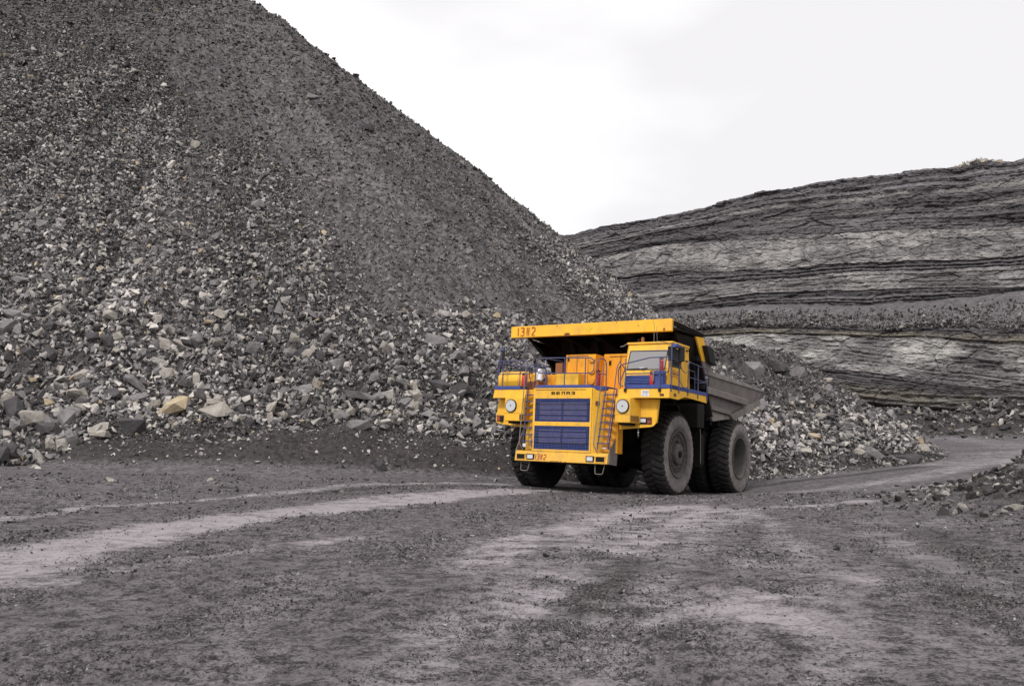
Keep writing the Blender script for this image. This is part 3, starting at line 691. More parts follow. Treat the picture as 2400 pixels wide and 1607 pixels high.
# sloping side plates behind the ladders
MB().zprism([(2.2, 1.9), (2.2, 1.2), (2.95, 1.2), (2.72, 1.96)], 1.40, 3.55).build('ladder_back_panel', 'yellow2', T, bevel=.01)
MB().zprism([(2.2, -1.75), (2.2, -1.2), (2.95, -1.2), (2.75, -1.75)], 1.40, 3.6).build('ladder_back_panel', 'yellow', T, bevel=.01)
b = MB()   # raised frames
for z0, z1 in ((1.38, 1.46), (2.285, 2.43), (3.25, 3.62)): b.box(3.18, 3.215, -1.19, 1.18, z0, z1)
for y0, y1 in ((-1.19, -1.11), (1.12, 1.18)): b.box(3.18, 3.213, y0, y1, 1.46, 3.25)
b.build('grille_surround', 'yellow', rh, bevel=.006)
b = MB().box(3.215, 3.224, -1.1, .95, 3.555, 3.568); b.build('seam', 'dark', rh)
for zb, zt in ((1.465, 2.28), (2.435, 3.245)):
    gr = MB().box(3.181, 3.186, -1.105, 1.115, zb, zt).build('grille', 'dark', rh)
    b = MB()
    nv, nh = 36, 13 if zb > 2 else 15
    for i in range(nv+1):
        y = -1.10+2.21*i/nv; b.box(3.192, 3.199, y-.008, y+.008, zb, zt)
    for i in range(nh+1):
        z = zb+.006+(zt-zb-.012)*i/nh; b.box(3.1995, 3.206, -1.105, 1.115, z-.008, z+.008)
    b.build('mesh_bars', 'blue', gr)
    if 1:
        b = MB(); d_ = .17 if zb > 2 else .33
        b.box(3.187, 3.191, -.93, -.03, zb+d_-.1, zt-.12); b.box(3.187, 3.191, .0, .98, zb+d_-.1, zt-.12); b.build('radiator_core', 'core', gr)
        b = MB()
        for f in (.27, .52, .76): b.box(3.2065, 3.209, -1.1, 1.11, zb+(zt-zb)*f-.010, zb+(zt-zb)*f+.010)
        b.box(3.2065, 3.2085, .03, .05, zb, zt); b.build('crossbar', 'black', gr)
# emblem letters across the top
def letters():
    np_ = bpy.data.objects.new('nameplate', None); COL.objects.link(np_); np_.parent = rh
    W_, H_ = .15, .10; st = .028; y = -.44; z0 = 3.39
    def bar(b, a0, a1, c0, c1): b.box(3.2155, 3.226, y+a0*W_, y+a1*W_, z0+c0*H_, z0+c1*H_)
    segs = {'B': [(0, .26, 0, 1), (.26, 1, .78, 1), (.26, 1, 0, .2), (.26, 1, .4, .6), (.8, 1, .2, .4)],
            'E': [(0, .26, 0, 1), (.26, 1, .78, 1), (.26, 1, 0, .2), (.26, .9, .4, .6)],
            'L': [(.12, .36, 0, 1), (.36, 1, .78, 1), (.76, 1, 0, .78)],
            'A': [(.05, .3, 0, 1), (.3, 1, .78, 1), (.76, 1, 0, .78), (.3, .76, .32, .5)],
            'Z': [(0, 1, .78, 1), (0, 1, 0, .22), (.76, 1, .22, .78), (.35, .76, .42, .6)]}
    for ch in 'BELAZ':
        b = MB()
        for q in segs[ch]: bar(b, *q)
        b.build('letter', 'dark', np_); y += .2
letters()
for y, z in [(y, z) for z in (2.36, 3.29) for y in np.linspace(-1.0, 1.05, 6)]: MB().lathe([(0, .014), (.012, .012)], (3.214, y, z), 'x', 6).build('bolt', 'skin', rh)
MB().box(2.95, 3.10, 1.26, 1.36, 3.03, 3.17).build('side_marker', 'brownm', rh, bevel=.01)
# --- wings (platforms)
def wing(name, front, zt=3.59, zb=3.29):
    return MB()
b = MB()
b.hexa([(.15, 2.07, 3.33), (3.0, 2.05, 3.285), (3.0, 3.93, 3.285), (.15, 3.93, 3.33), (.15, 2.09, 3.6), (2.96, 2.08, 3.6), (2.96, 3.93, 3.6), (.15, 3.93, 3.6)]) if False else None
side = [(2.985, 3.29), (2.2, 3.28), (1.62, 3.42), (-.42, 3.36), (-.42, 3.61), (2.96, 3.6)]
b.yprism(side, 3.91, 3.94); b.poly([(2.985, 2.05, 3.285), (2.985, 3.935, 3.285), (2.955, 3.935, 3.60), (2.955, 2.08, 3.60)], (-.03, 0, 0))
b.box(-.4, 2.9, 2.1, 3.90, 3.50, 3.59)
pl = b.build('driver_platform', 'yellow', T, bevel=.008)
b = MB(); b.box(2.2, 2.98, 2.3, 3.955, 3.605, 3.735); b.yprism([(2.97, 3.605), (-.42, 3.605), (-.42, 3.735), (2.97, 3.735)], 3.88, 3.955); b.build('blue_kerb', 'blue', pl, bevel=.008)
lp = MB().box(2.965, 2.990, 2.93, 3.22, 3.335, 3.545).build('licence_plate', 'white', pl, bevel=.004)
MB().box(2.0, 2.02, .9, 1.02, 1.05, 1.08).build('reflector', 'white', T)
text('plate_text', '9080', .13, 'ink', lp, (2.992, 2.975, 3.435), (0, 1, 0), (0, 0, 1), depth=.001, sx=.8)
text('plate_text', 'KY 42', .105, 'ink', lp, (2.992, 2.955, 3.35), (0, 1, 0), (0, 0, 1), depth=.001, sx=.72)
MB().box(2.965, 2.995, 3.60, 3.75, 3.345, 3.43).build('marker_lamp', 'brownm', pl, bevel=.006)
MB().box(2.42, 2.60, 3.93, 3.955, 3.37, 3.47).build('marker_lamp', 'brownm', pl, bevel=.006)
b = MB(); b.poly([(2.985, -3.12, 3.29), (2.985, -1.72, 3.285), (2.955, -1.65, 3.60), (2.955, -3.06, 3.61)], (-.03, 0, 0)); b.box(.2, 2.94, -3.06, -1.65, 3.5, 3.59)
b.yprism([(2.96, 3.30), (.2, 3.34), (.2, 3.6), (2.94, 3.6)], -3.09, -3.06); b.yprism([(2.96, 3.29), (2.0, 3.30), (2.0, 3.6), (2.94, 3.6)], -1.69, -1.66)
pr = b.build('right_platform', 'yellow', T, bevel=.008)
MB().box(2.2, 2.975, -3.06, -1.92, 3.605, 3.735).build('blue_kerb', 'blue', pr, bevel=.008)
b = MB().box(2.1, 3.17, -1.12, 1.10, 3.625, 3.735); b.zprism([(3.17, 1.10), (2.85, 1.55), (2.1, 1.55), (2.1, 1.1)], 3.56, 3.70); b.build('blue_kerb', 'blue', T, bevel=.008)
MB().box(-.3, 2.3, -2.9, 2.2, 3.50, 3.62).build('deck_plate', 'yellow2', T, bevel=.01)
MB().box(.2, 2.0, -3.0, -1.6, 3.30, 3.50).build('deck_beam', 'dark', T)
# --- headlight housings
def headlight(y0, y1, yc, out):
    b = MB()   # box, its lower rear corner folded back
    q = .42*out
    if out > 0: pts = [(3.15, y0), (3.15, y1), (2.62, y1+.16), (2.4, y1+.16), (2.4, y0)]
    else: pts = [(3.15, y0), (3.15, y1), (2.55, y1+.02), (2.4, y1), (2.4, y0)]
    b.zprism(pts, 2.44, 3.275)
    h = b.build('headlight_housing', 'yellow', T, bevel=.02)
    MB().box(3.148, 3.155, min(y0, y1)+.01, max(y0, y1)-.01, 2.712, 2.72).build('seam', 'brownm', h)
    MB().lathe([(0, .24), (.045, .24), (.05, .225)], (3.15, yc, 2.995), 'x', 36, cap=False).build('lamp_bezel', 'black', h, smooth=True)
    l_ = MB().lathe([(.045, .222), (.055, .222), (.05, .205), (.045, .205)], (3.155, yc, 2.995), 'x', 36, cap=False).build('lamp_ring', 'body', h, smooth=True)
    hl = MB().lathe([(.054, .212), (.058, .19), (.046, .15), (.030, .10), (.015, .05), (.008, .02)], (3.15, yc, 2.995), 'x', 40).build('headlight', 'lampr', h, smooth=True)
    MB().lathe([(.0, .028), (.05, .024)], (3.16, yc, 2.995), 'x', 12).build('bulb', 'dark', hl)
    # mesh vent on the folded corner
    b = MB()
    if out > 0: A, B_ = Vector((3.10, y1+.012, 0)), Vector((2.72, y1+.13, 0))
    else: A, B_ = Vector((3.152, y1-.17, 0)), Vector((3.152, y1-.01, 0))
    nv = 7
    nrm_ = Vector((B_.y-A.y, -(B_.x-A.x), 0)).normalized()*.006
    if nrm_.x < 0: nrm_ = -nrm_
    for i in range(nv+1):
        p = A.lerp(B_, i/nv); b.tube([p+nrm_+Vector((0, 0, 2.48)), p+nrm_+Vector((0, 0, 2.68))], .007, 4)
    for i in range(9):
        z = 2.48+.025*i; b.tube([A+nrm_+Vector((0, 0, z)), B_+nrm_+Vector((0, 0, z))], .006, 4)
    b.build('vent', 'brownm', h)
    MB().box(2.45, 3.05, min(y0, y1)+.12, max(y0, y1)-.05, 2.36, 2.438).build('lower_bracket', 'dark', h)
    return h
headlight(2.045, 2.60, 2.345, 1); headlight(-2.46, -1.62, -2.17, -1)
# --- fenders
b = MB(); yz = [(1.92, 3.30), (1.92, 2.22), (3.10, 2.33), (3.22, 2.36), (3.31, 2.45), (3.35, 2.6), (3.39, 3.28)]
b.xprism(yz, 2.56, 2.60); b.poly([(2.60, 3.30, 2.42), (2.60, 3.40, 3.28), (2.45, 3.40, 3.28), (2.48, 3.33, 2.5)], (0, -.03, 0)); fd = b.build('driver_fender', 'yellow', T, bevel=.01)
b = MB(); b.box(2.60, 2.62, 2.70, 3.17, 2.42, 2.66); fl = b.build('turn_lamp_panel', 'brownm', fd, bevel=.01)
MB().box(2.62, 2.665, 2.73, 2.995, 2.45, 2.635).build('lamp_bezel', 'black', fl, bevel=.04); MB().box(2.64, 2.675, 2.755, 2.97, 2.475, 2.61).build('headlamp_lens', 'lamp', fl, bevel=.03)
MB().box(2.62, 2.65, 3.02, 3.14, 2.45, 2.55).build('indicator_lens', 'orange', fl, bevel=.01); MB().box(2.62, 2.64, 3.02, 3.14, 2.58, 2.63).build('upper_lens', 'brownm', fl, bevel=.01)
b = MB(); b.xprism([(-1.75, 3.28), (-1.75, 2.20), (-3.05, 2.36), (-3.17, 2.40), (-3.21, 2.5), (-3.09, 3.29)], 2.56, 2.60); fr = b.build('right_fender', 'yellow', T, bevel=.01)
fl = MB().box(2.60, 2.62, -3.15, -2.84, 2.44, 2.67).build('turn_lamp_panel', 'brownm', fr, bevel=.01)
MB().box(2.62, 2.65, -3.12, -2.99, 2.46, 2.62).build('indicator_lens', 'orange', fl, bevel=.01); MB().box(2.62, 2.66, -2.98, -2.86, 2.42, 2.64).build('broken_lamp', 'black', fl, bevel=.02)
# --- ladders
def ladder(yt, yb, w_, xt, xb, zt, zb, n, rail_off):
    b = MB()
    for dy in (0, w_): b.tube([(xt, yt+dy, zt), (xb, yb+dy, zb)], .022)
    ld = b.build('ladder', 'rail', T)
    for i in range(n):
        t = (i+.5)/n*.92+.04; x = xt+(xb-xt)*t; y = yt+(yb-yt)*t; z = zt+(zb-zt)*t
        MB().box(x-.07, x+.05, y-.03, y+w_+.03, z-.018, z+.018).build('rung', 'rail', ld)
    for dy in (-.08, w_+.03) if rail_off else (-.07,):
        b = MB(); b.tube([(xt+.02, yt+dy+.08, zt+.95), (xt+.10, yt+dy, zt+.75), (xb+.14, yb+dy, zb+.12), (xb+.02, yb+dy+.1, zb-.10)], .018, fillet=.12); b.build('handrail', 'body' if dy < 0 else 'rail', ld)
    return ld
ladder(1.60, 1.46, .42, 2.98, 3.24, 3.60, 1.52, 8, True)
ladder(-1.58, -1.55, .36, 2.98, 3.24, 3.60, 1.52, 8, False)
MB().lathe([(0, .05), (.08, .07)], (3.22, -1.45, 1.58), 'x', 14).build('work_lamp', 'lamp', T, smooth=True)
MB().box(3.15, 3.22, 1.62, 1.80, 1.54, 1.58).build('work_lamp', 'lamp', T, bevel=.01)
# --- railings
def posts(b, pts, z0, z1, r=.02):
    for x, y in pts: b.tube([(x, y, z0), (x, y, z1)], r)
b = MB(); b.tube([(3.1, -1.02, 4.18), (3.1, -1.14, 4.22), (3.1, -1.16, 4.66), (3.1, -1.02, 4.72), (3.1, 1.05, 4.68), (3.1, 1.17, 4.58), (3.1, 1.17, 4.25), (3.1, 1.05, 4.14), (3.1, -1.02, 4.17)], .021, fillet=.09)
posts(b, [(3.1, -.78), (3.1, 0.0), (3.1, .83)], 3.66, 4.70); b.tube([(3.1, -.78, 4.70), (1.9, -.78, 4.72), (1.9, -.78, 3.7)], .019, fillet=.05); b.build('railing', 'rail', T)
b = MB(); b.tube([(3.0, 1.27, 3.66), (3.0, 1.27, 4.55), (2.92, 1.32, 4.68), (2.8, 1.42, 4.66), (2.72, 1.46, 4.5), (2.72, 1.46, 3.6)], .02, fillet=.06); b.tube([(3.0, 1.27, 4.15), (2.72, 1.46, 4.12)], .018); b.build('railing', 'rail', T)
b = MB(); b.tube([(2.9, -2.98, 3.75), (2.9, -3.0, 4.67), (2.9, -1.80, 4.68), (2.9, -1.70, 4.58), (2.9, -1.72, 3.70), (2.9, -1.95, 3.66)], .02, fillet=.08)
b.tube([(2.9, -3.0, 4.18), (2.9, -1.72, 4.20)], .018); b.tube([(2.9, -2.98, 4.6), (1.3, -2.98, 4.6), (1.3, -2.98, 3.6)], .018, fillet=.05)
posts(b, [(2.94, -2.74), (2.94, -1.98)], 3.52, 4.67); b.tube([(2.94, -2.72, 4.60), (2.7, -1.6, 4.42)], .018); b.build('railing', 'rail', T)
b = MB(); b.tube([(2.97, 2.24, 3.68), (2.97, 2.08, 3.75), (2.97, 2.04, 4.2), (2.97, 2.12, 4.42), (2.97, 3.22, 4.645), (2.97, 3.86, 4.65), (2.97, 3.90, 4.58), (2.97, 3.90, 4.2), (2.97, 3.82, 4.12), (2.97, 2.33, 4.11)], .02, fillet=.08)
b.tube([(2.97, 2.2, 4.40), (2.85, 2.25, 4.3), (2.85, 2.1, 3.95), (2.9, 2.1, 3.72)], .018, fillet=.06)
posts(b, [(3.0, 2.34), (3.0, 3.60)], 3.50, 4.62); b.build('railing', 'rail', T)
b = MB()
for y in (2.34, 3.60): b.box(2.98, 3.03, y-.045, y+.045, 3.49, 3.60)
b.build('railing_clamp', 'black', T)
b = MB(); posts(b, [(2.86, 3.95), (2.22, 3.96)], 3.50, 5.15, .022); b.tube([(2.86, 3.95, 4.12), (2.22, 3.96, 4.12)], .016); b.tube([(2.86, 3.95, 4.62), (2.22, 3.96, 4.60)], .016); b.build('mirror_post', 'rail', T)
b = MB(); b.tube([(1.42, 3.96, 3.48), (1.42, 3.96, 4.58), (1.32, 3.96, 4.66), (-.38, 3.96, 4.58), (-.38, 3.96, 3.42)], .02, fillet=.06); b.tube([(1.42, 3.96, 4.13), (-.38, 3.96, 4.1)], .017); b.tube([(.5, 3.96, 4.62), (.5, 3.96, 3.44)], .02)
b.tube([(1.1, 3.5, 4.5), (-.3, 3.5, 4.5), (-.35, 3.5, 4.3), (-.35, 3.5, 3.6)], .018, fillet=.06); b.tube([(-.38, 3.96, 4.1), (-.36, 3.5, 4.1)], .016); b.build('railing', 'rail', T)
b = MB(); b.tube([(2.22, 3.97, 4.5), (1.95, 3.98, 4.28), (1.7, 3.98, 4.22), (1.42, 3.97, 4.38)], .014, fillet=.1); b.tube([(2.22, 3.97, 3.95), (1.9, 3.98, 3.72), (1.62, 3.98, 3.74), (1.42, 3.97, 3.86)], .014, fillet=.1); b.build('safety_chain', 'body', T)
# --- cab
y0c, y1c = 2.02, 3.68
cabx = lambda z: 2.62-(z-3.72)*.29
def P(y, z, d=0): return (cabx(z)+d, y, z)
b = MB()
xr = .72
rfz = 5.22
# left wall, roof, right wall, lower front, pillars - as solid pieces
b.poly([P(y0c, 3.72), P(y0c, rfz), (xr, y0c, rfz), (xr, y0c, 3.72)], (0, .05, 0))
sidep = [P(y1c, 3.72), P(y1c, rfz), (xr+.05, y1c, rfz-.02), (xr-.1, y1c, 3.72)]
b.poly([(xr-.1, y0c, 3.72), (xr-.1, y1c, 3.72), (xr+.05, y1c, rfz), (xr+.05, y0c, rfz)], (-.05, 0, 0))
b.poly([P(y0c, 3.72), P(y1c, 3.72), P(y1c, 4.30), P(y0c, 4.30)], (-.06, 0, 0))
b.poly([P(y0c, 4.99), P(y1c, 4.96), P(y1c, rfz), P(y0c, rfz)], (-.06, 0, 0))
b.poly([P(y0c, 4.30), P(y0c+.09, 4.30), P(y0c+.12, 4.99), P(y0c, 4.99)], (-.06, 0, 0))
b.poly([P(y1c-.14, 4.30), P(y1c, 4.30), P(y1c, 4.97), P(y1c-.12, 4.97)], (-.06, 0, 0))
b.box(xr-.02, cabx(rfz)+.05, y0c-.02, y1c+.03, rfz, rfz+.07)
# side with the door window opening
xw0, xw1, zw0, zw1 = 2.16, 1.42, 4.42, 5.06
b.poly([P(y1c, 3.72), P(y1c, zw0), (xr-.05, y1c, zw0), (xr-.1, y1c, 3.72)], (0, -.05, 0))
b.poly([P(y1c, zw1), P(y1c, rfz), (xr+.05, y1c, rfz), (xr+.04, y1c, zw1)], (0, -.05, 0))
b.poly([P(y1c, zw0), P(y1c, zw1), (xw0, y1c, zw1), (xw0+.12, y1c, zw0)], (0, -.05, 0))
b.poly([(xw1, y1c, zw0), (xw1, y1c, zw1), (xr+.04, y1c, zw1), (xr-.04, y1c, zw0)], (0, -.05, 0))
cab = b.build('cab', 'yellow', T, bevel=.012)
MB().poly([P(y0c+.08, 4.28, .006), P(y1c-.13, 4.28, .006), P(y1c-.11, 4.99, .006), P(y0c+.11, 5.0, .006)], (-.02, 0, 0)).build('windscreen', 'glass', cab)
b = MB(); b.tube([P(y0c+.10, 4.30, .012), P(y1c-.15, 4.30, .012), P(y1c-.13, 4.96, .012), P(y0c+.13, 4.98, .012), P(y0c+.10, 4.31, .012)], .014, fillet=.06); b.build('windscreen_seal', 'black', cab)
MB().tube([P(y0c+.14, 4.325, .03), P(2.9, 4.345, .03)], .012).build('wiper', 'black', cab)
MB().tube([P(2.62, 4.33, .04), P(2.82, 4.24, .04)], .008).build('wiper_arm', 'body', cab)
b = MB()
for i in range(2): b.box(cabx(4.345), cabx(4.345)+.02, 2.6+i*.09, 2.66+i*.09, 4.35, 4.385)
b.build('screen_sticker', 'white', cab)
b = MB().box(cabx(4.2), cabx(4.2)+.014, y0c+.1, 3.2, 4.165, 4.185); b.build('seam', 'dark', cab)
lv = MB().poly([P(y0c+.09, 3.76, .015), P(3.10, 3.76, .015), P(3.10, 4.10, .015), P(y0c+.10, 4.10, .015)], (-.02, 0, 0)).build('louvre', 'dark', cab)
for i in range(6):
    z = 3.785+i*.055; b = MB(); b.poly([P(y0c+.09, z, .02), P(y0c+.09, z+.012, .06), P(y0c+.09, z+.028, .06), P(y0c+.09, z+.034, .02)], (0, 3.10-y0c-.09, 0)); b.build('slat', 'slat', lv)
dr = MB().poly([(2.60, y1c+.004, 3.76), (2.36, y1c+.004, 4.38), (1.42, y1c+.004, 4.38), (1.36, y1c+.004, 3.76)], (0, .012, 0)).build('cab_door', 'yellow', cab, bevel=.004)
MB().poly([(xw0+.1, y1c-.02, zw0), (xw0, y1c-.02, zw1), (xw1, y1c-.02, zw1), (xw1, y1c-.02, zw0)], (0, -.02, 0)).build('side_window', 'dglass', cab)
b = MB(); b.tube([(xw0+.1, y1c+.005, zw0+.01), (xw0, y1c+.005, zw1-.01), (xw1+.01, y1c+.005, zw1-.01), (xw1+.01, y1c+.005, zw0+.01), (xw0+.09, y1c+.005, zw0+.01)], .014); b.build('window_seal', 'black', cab)
stencil('painted_number', '1382', .22, 'num', dr, (2.36, y1c+.017, 4.06), (-1, 0, 0), (-.08, 0, .99), (0, 1, 0), wid=.62, gap=.38, z=.005, st=.12)
for z in (4.72, 5.1): MB().box(xr+.1, xr+.3, y1c+.01, y1c+.04, z, z+.035).build('door_hinge', 'black', cab)
b = MB(); b.tube([(2.22, 2.0, 5.26), (2.18, 1.85, 5.18), (2.2, 1.72, 5.16)], .02); b.build('roof_hook', 'body', cab)
b = MB(); b.lathe([(0, .06), (.26, .06), (.28, .03)], (1.5, 2.25, 5.29), 'z', 12); b.build('beacon', 'skin', cab, smooth=True)
b = MB(); b.lathe([(0, .05), (.22, .05)], (1.5, 2.10, 5.29), 'z', 12); b.build('beacon', 'dark', cab, smooth=True)
b = MB(); b.tube([(2.2, 3.0, 5.29), (2.16, 2.98, 5.9), (2.1, 2.9, 6.05)], .010); b.tube([(2.2, 3.12, 5.32), (2.1, 3.04, 5.85)], .006); b.tube([(2.2, 3.12, 5.3), (2.24, 3.4, 5.26), (2.24, 3.55, 5.22), (2.3, 3.75, 5.1)], .012, fillet=.06); b.build('aerial', 'body', cab)
# door steps / blue cabinet by the windscreen with the extinguisher on it
MB().box(2.62, 2.9, 3.34, 3.66, 3.735, 4.22).build('blue_locker', 'blue', T, bevel=.02)
def exting(x, y, z, h=.5, r=.085, par=T, lab=None):
    e_ = MB().lathe([(0, r*.8), (.03, r), (h*.75, r), (h*.88, r*.6), (h*.92, r*.3)], (x, y, z), 'z', 16).build('fire_extinguisher', 'red', par, smooth=True, label=lab)
    b = MB(); b.box(x-.02, x+.02, y-.05, y+.08, z+h*.92, z+h*.99); b.box(x-.02, x+.02, y-.07, y-.05, z+h*.8, z+h*1.02); b.tube([(x, y+.02, z+h*.95), (x, y-.02, z+h*1.12)], .012); b.build('valve', 'dark', e_)
    return e_
exting(2.75, 3.54, 4.225, .42, .07, lab='upright red extinguisher on the blue locker beside the windscreen')
exting(2.86, 3.26, 3.74, .46, .085); MB().tube([(2.92, 3.30, 4.2), (2.98, 3.36, 4.1), (2.97, 3.35, 3.85)], .03).build('hose', 'body', T)
exting(2.82, 1.20, 3.71, .55, .075); exting(2.85, -1.86, 3.74, .45, .085)
# mirrors
b = MB(); b.zprism([(2.70, 3.86), (2.45, 3.80), (2.15, 3.93), (2.2, 4.03), (2.66, 4.03)], 5.02, 5.12); b.poly([(2.30, 3.80, 5.02), (2.8, 3.88, 5.0), (2.5, 3.9, 5.16)], (0, .14, 0)); b.build('mirror_bracket', 'blue', T, bevel=.01)
b = MB(); b.box(2.56, 2.63, 3.70, 3.92, 4.56, 5.06); b.build('mirror', 'black', T, bevel=.015)
b = MB(); b.box(2.26, 2.33, 3.95, 4.17, 4.56, 5.06); b.build('mirror', 'black', T, bevel=.015)
MB().box(2.25, 2.6, 3.84, 4.06, 4.52, 4.57).build('mirror_tray', 'black', T)
b = MB(); b.box(2.86, 2.90, -2.86, -2.74, 4.45, 5.08); b.build('mirror', 'black', T, bevel=.012)
b = MB(); b.tube([(2.9, -2.93, 4.2), (2.9, -2.90, 5.1), (2.9, -2.76, 5.12)], .02, fillet=.04); b.box(2.85, 2.92, -2.88, -2.76, 5.06, 5.2); b.build('mirror_bracket', 'rail', T)
# --- equipment on the deck
c1_ = MB().box(.4, 1.95, -.62, .62, 3.62, 4.96).build('electrical_cabinet', 'yellow2', T, bevel=.015)
b = MB(); b.box(1.95, 1.962, -.58, -.56, 3.7, 4.86); b.box(1.95, 1.962, -.16, -.135, 3.64, 4.92); b.box(1.95, 1.962, .30, .315, 3.64, 4.93); b.box(1.95, 1.97, -.55, .28, 4.90, 4.925); b.build('door_seam', 'skin', c1_)
b = MB(); b.box(1.951, 1.975, -.53, -.47, 4.72, 4.84); b.build('latch', 'dark', c1_)
for z in (3.98, 4.36, 4.78):
    MB().lathe([(0, .125), (.05, .12), (.055, .02)], (1.95, .48, z), 'x', 20).build('round_cover', 'yellow2', c1_, smooth=True)
    b = MB(); b.tube([(2.0, .48+.125*math.cos(a), z+.125*math.sin(a)) for a in np.linspace(math.pi*1.05, math.pi*1.95, 9)], .010, 4); b.build('cover_rim', 'skin', c1_)
MB().box(.3, 1.3, .62, 2.0, 3.2, 5.03).build('electrical_cabinet', 'yellow2', T, bevel=.015, label='taller orange-yellow cabinet between the ladder and the cab')
b = MB(); b.box(1.3, 1.312, 1.30, 1.32, 3.5, 4.95); b.box(1.3, 1.33, .84, .92, 4.62, 4.78); b.box(1.3, 1.312, .85, 1.6, 4.92, 4.94); b.box(1.3, 1.32, .7, 1.9, 3.66, 3.70); b.build('cabinet_fitting', 'dark', T)
MB().box(1.96, 2.45, -.72, .2, 3.62, 4.22).build('control_box', 'yellow', T, bevel=.015)
MB().box(1.2, 1.9, -1.55, -.95, 3.62, 4.25).build('brake_resistor_box', 'yellow2', T, bevel=.015); MB().box(.9, 1.3, -1.45, -1.1, 4.2, 4.75).build('exhaust_box', 'skin', T, bevel=.015)
tk = MB().lathe([(-.02, .30), (.04, .36), (1.14, .36), (1.2, .30)], (2.25, -3.22, 3.98), 'y', 28).build('air_tank', 'yellow', T, smooth=True)
b = MB()
for y in (-3.0, -2.3): b.lathe([(0, .368), (.03, .368)], (2.25, y, 3.98), 'y', 28)
b.build('strap', 'yellow2', tk)
b = MB(); b.lathe([(0, .18), (.5, .18)], (2.2, -1.95, 3.62), 'z', 16); b.lathe([(0, .12), (.62, .12), (.66, .05)], (2.3, -1.72, 3.62), 'z', 16); b.box(1.9, 2.3, -2.05, -1.4, 4.12, 4.22); b.build('air_filter', 'yellow', T, smooth=True)
MB().lathe([(0, .13), (.36, .11), (.42, .06)], (2.35, -1.50, 4.0), 'z', 16).build('filter_canister', 'white', T, smooth=True)
MB().box(1.9, 2.5, -2.0, -1.45, 3.62, 3.95).build('filter_base', 'skin', T, bevel=.02)
b = MB(); b.tube([(2.5, -1.62, 3.7), (2.6, -1.5, 4.35), (2.5, -1.3, 4.6), (2.3, -1.2, 4.3), (2.4, -1.2, 3.7)], .022, fillet=.12); b.tube([(2.5, -1.75, 3.7), (2.6, -1.85, 4.5), (2.4, -1.7, 4.6), (2.3, -1.6, 3.7)], .02, fillet=.1); b.build('hose', 'rail', T)
# --- tipping body
YB = 3.375; YI = 3.10
bd_ = bpy.data.objects.new('dump_body', None); COL.objects.link(bd_); bd_.parent = T
def sidewall(s):
    # outer skin as a sheet with thickness; top outward, bottom inward
    b = MB()
    top = [(-2.15, YB-.06, 4.62), (-8.95, YB-.06, 4.47)]
    pts = [(-2.3, YB-.05, 4.6), (-8.9, YB-.05, 4.46), (-8.6, YI+.03, 3.98), (-5.05, YI, 3.12), (-3.0, YI, 2.90), (-2.60, YI+.05, 3.5)]
    b.poly([(x, s*y, z) for x, y, z in pts], (0, -s*.06, 0))
    sw = b.build('side_wall', 'body', bd_, bevel=.01)
    # top rail
    b = MB(); a0, a1 = Vector((-2.05, s*(YB-.12), 4.66)), Vector((-9.0, s*(YB-.12), 4.51))
    b.hexa([a0+Vector((0, -.12*s, -.10)), a1+Vector((0, -.12*s, -.06)), a1+Vector((0, .12*s, -.06)), a0+Vector((0, .12*s, -.12)), a0+Vector((0, -.06*s, .10)), a1+Vector((0, -.06*s, .07)), a1+Vector((0, .08*s, .07)), a0+Vector((0, .08*s, .12))])
    b.build('top_rail', 'body', bd_, bevel=.03)
    # long ribs
    def rib(p, q, h, d):
        p, q = Vector(p), Vector(q); b = MB()
        o1 = Vector((0, s*d, -.02)); hh = Vector((0, 0, h)); tuck = Vector((0, -s*.03, 0))
        b.hexa([p+tuck, q+tuck, q+o1, p+o1, p+tuck+hh, q+tuck+hh, q+o1+hh*.80, p+o1+hh*.80]); b.build('side_rib', 'body', bd_, bevel=.02)
    rib((-2.15, s*3.24, 3.86), (-6.6, s*3.27, 3.72), .30, .17)
    rib((-2.75, s*3.13, 3.30), (-4.95, s*3.13, 3.22), .22, .13)
    # folded floor edge: short front wedge and the long chute flange
    b = MB(); b.poly([(-2.95, s*3.12, 3.28), (-5.0, s*3.12, 3.22), (-5.05, s*3.20, 3.06), (-3.05, s*3.20, 2.84), (-2.75, s*3.2, 3.12)], (0, -s*.10, 0)); b.build('floor_edge', 'body', bd_, bevel=.01)
    b = MB(); b.hexa([(-5.0, s*3.02, 2.98), (-8.75, s*3.05, 3.88), (-8.75, s*3.30, 3.90), (-5.25, s*3.30, 3.00), (-5.0, s*3.02, 3.16), (-8.75, s*3.05, 4.14), (-8.6, s*3.26, 4.15), (-4.85, s*3.26, 3.22)]); b.build('chute_flange', 'body', bd_, bevel=.012)
    b = MB(); b.poly([(-8.4, s*3.1, 4.0), (-8.95, s*3.3, 4.46), (-9.35, s*3.3, 4.50), (-8.75, s*3.1, 3.95)], (0, -s*.05, 0)); b.build('tail_gusset', 'body', bd_, bevel=.006)
    b = MB(); b.box(-9.0, -8.6, s*3.0-.12, s*3.0+.12, 4.02, 4.25); b.build('tail_light_box', 'black', bd_, bevel=.02)
for s in (1, -1): sidewall(s)
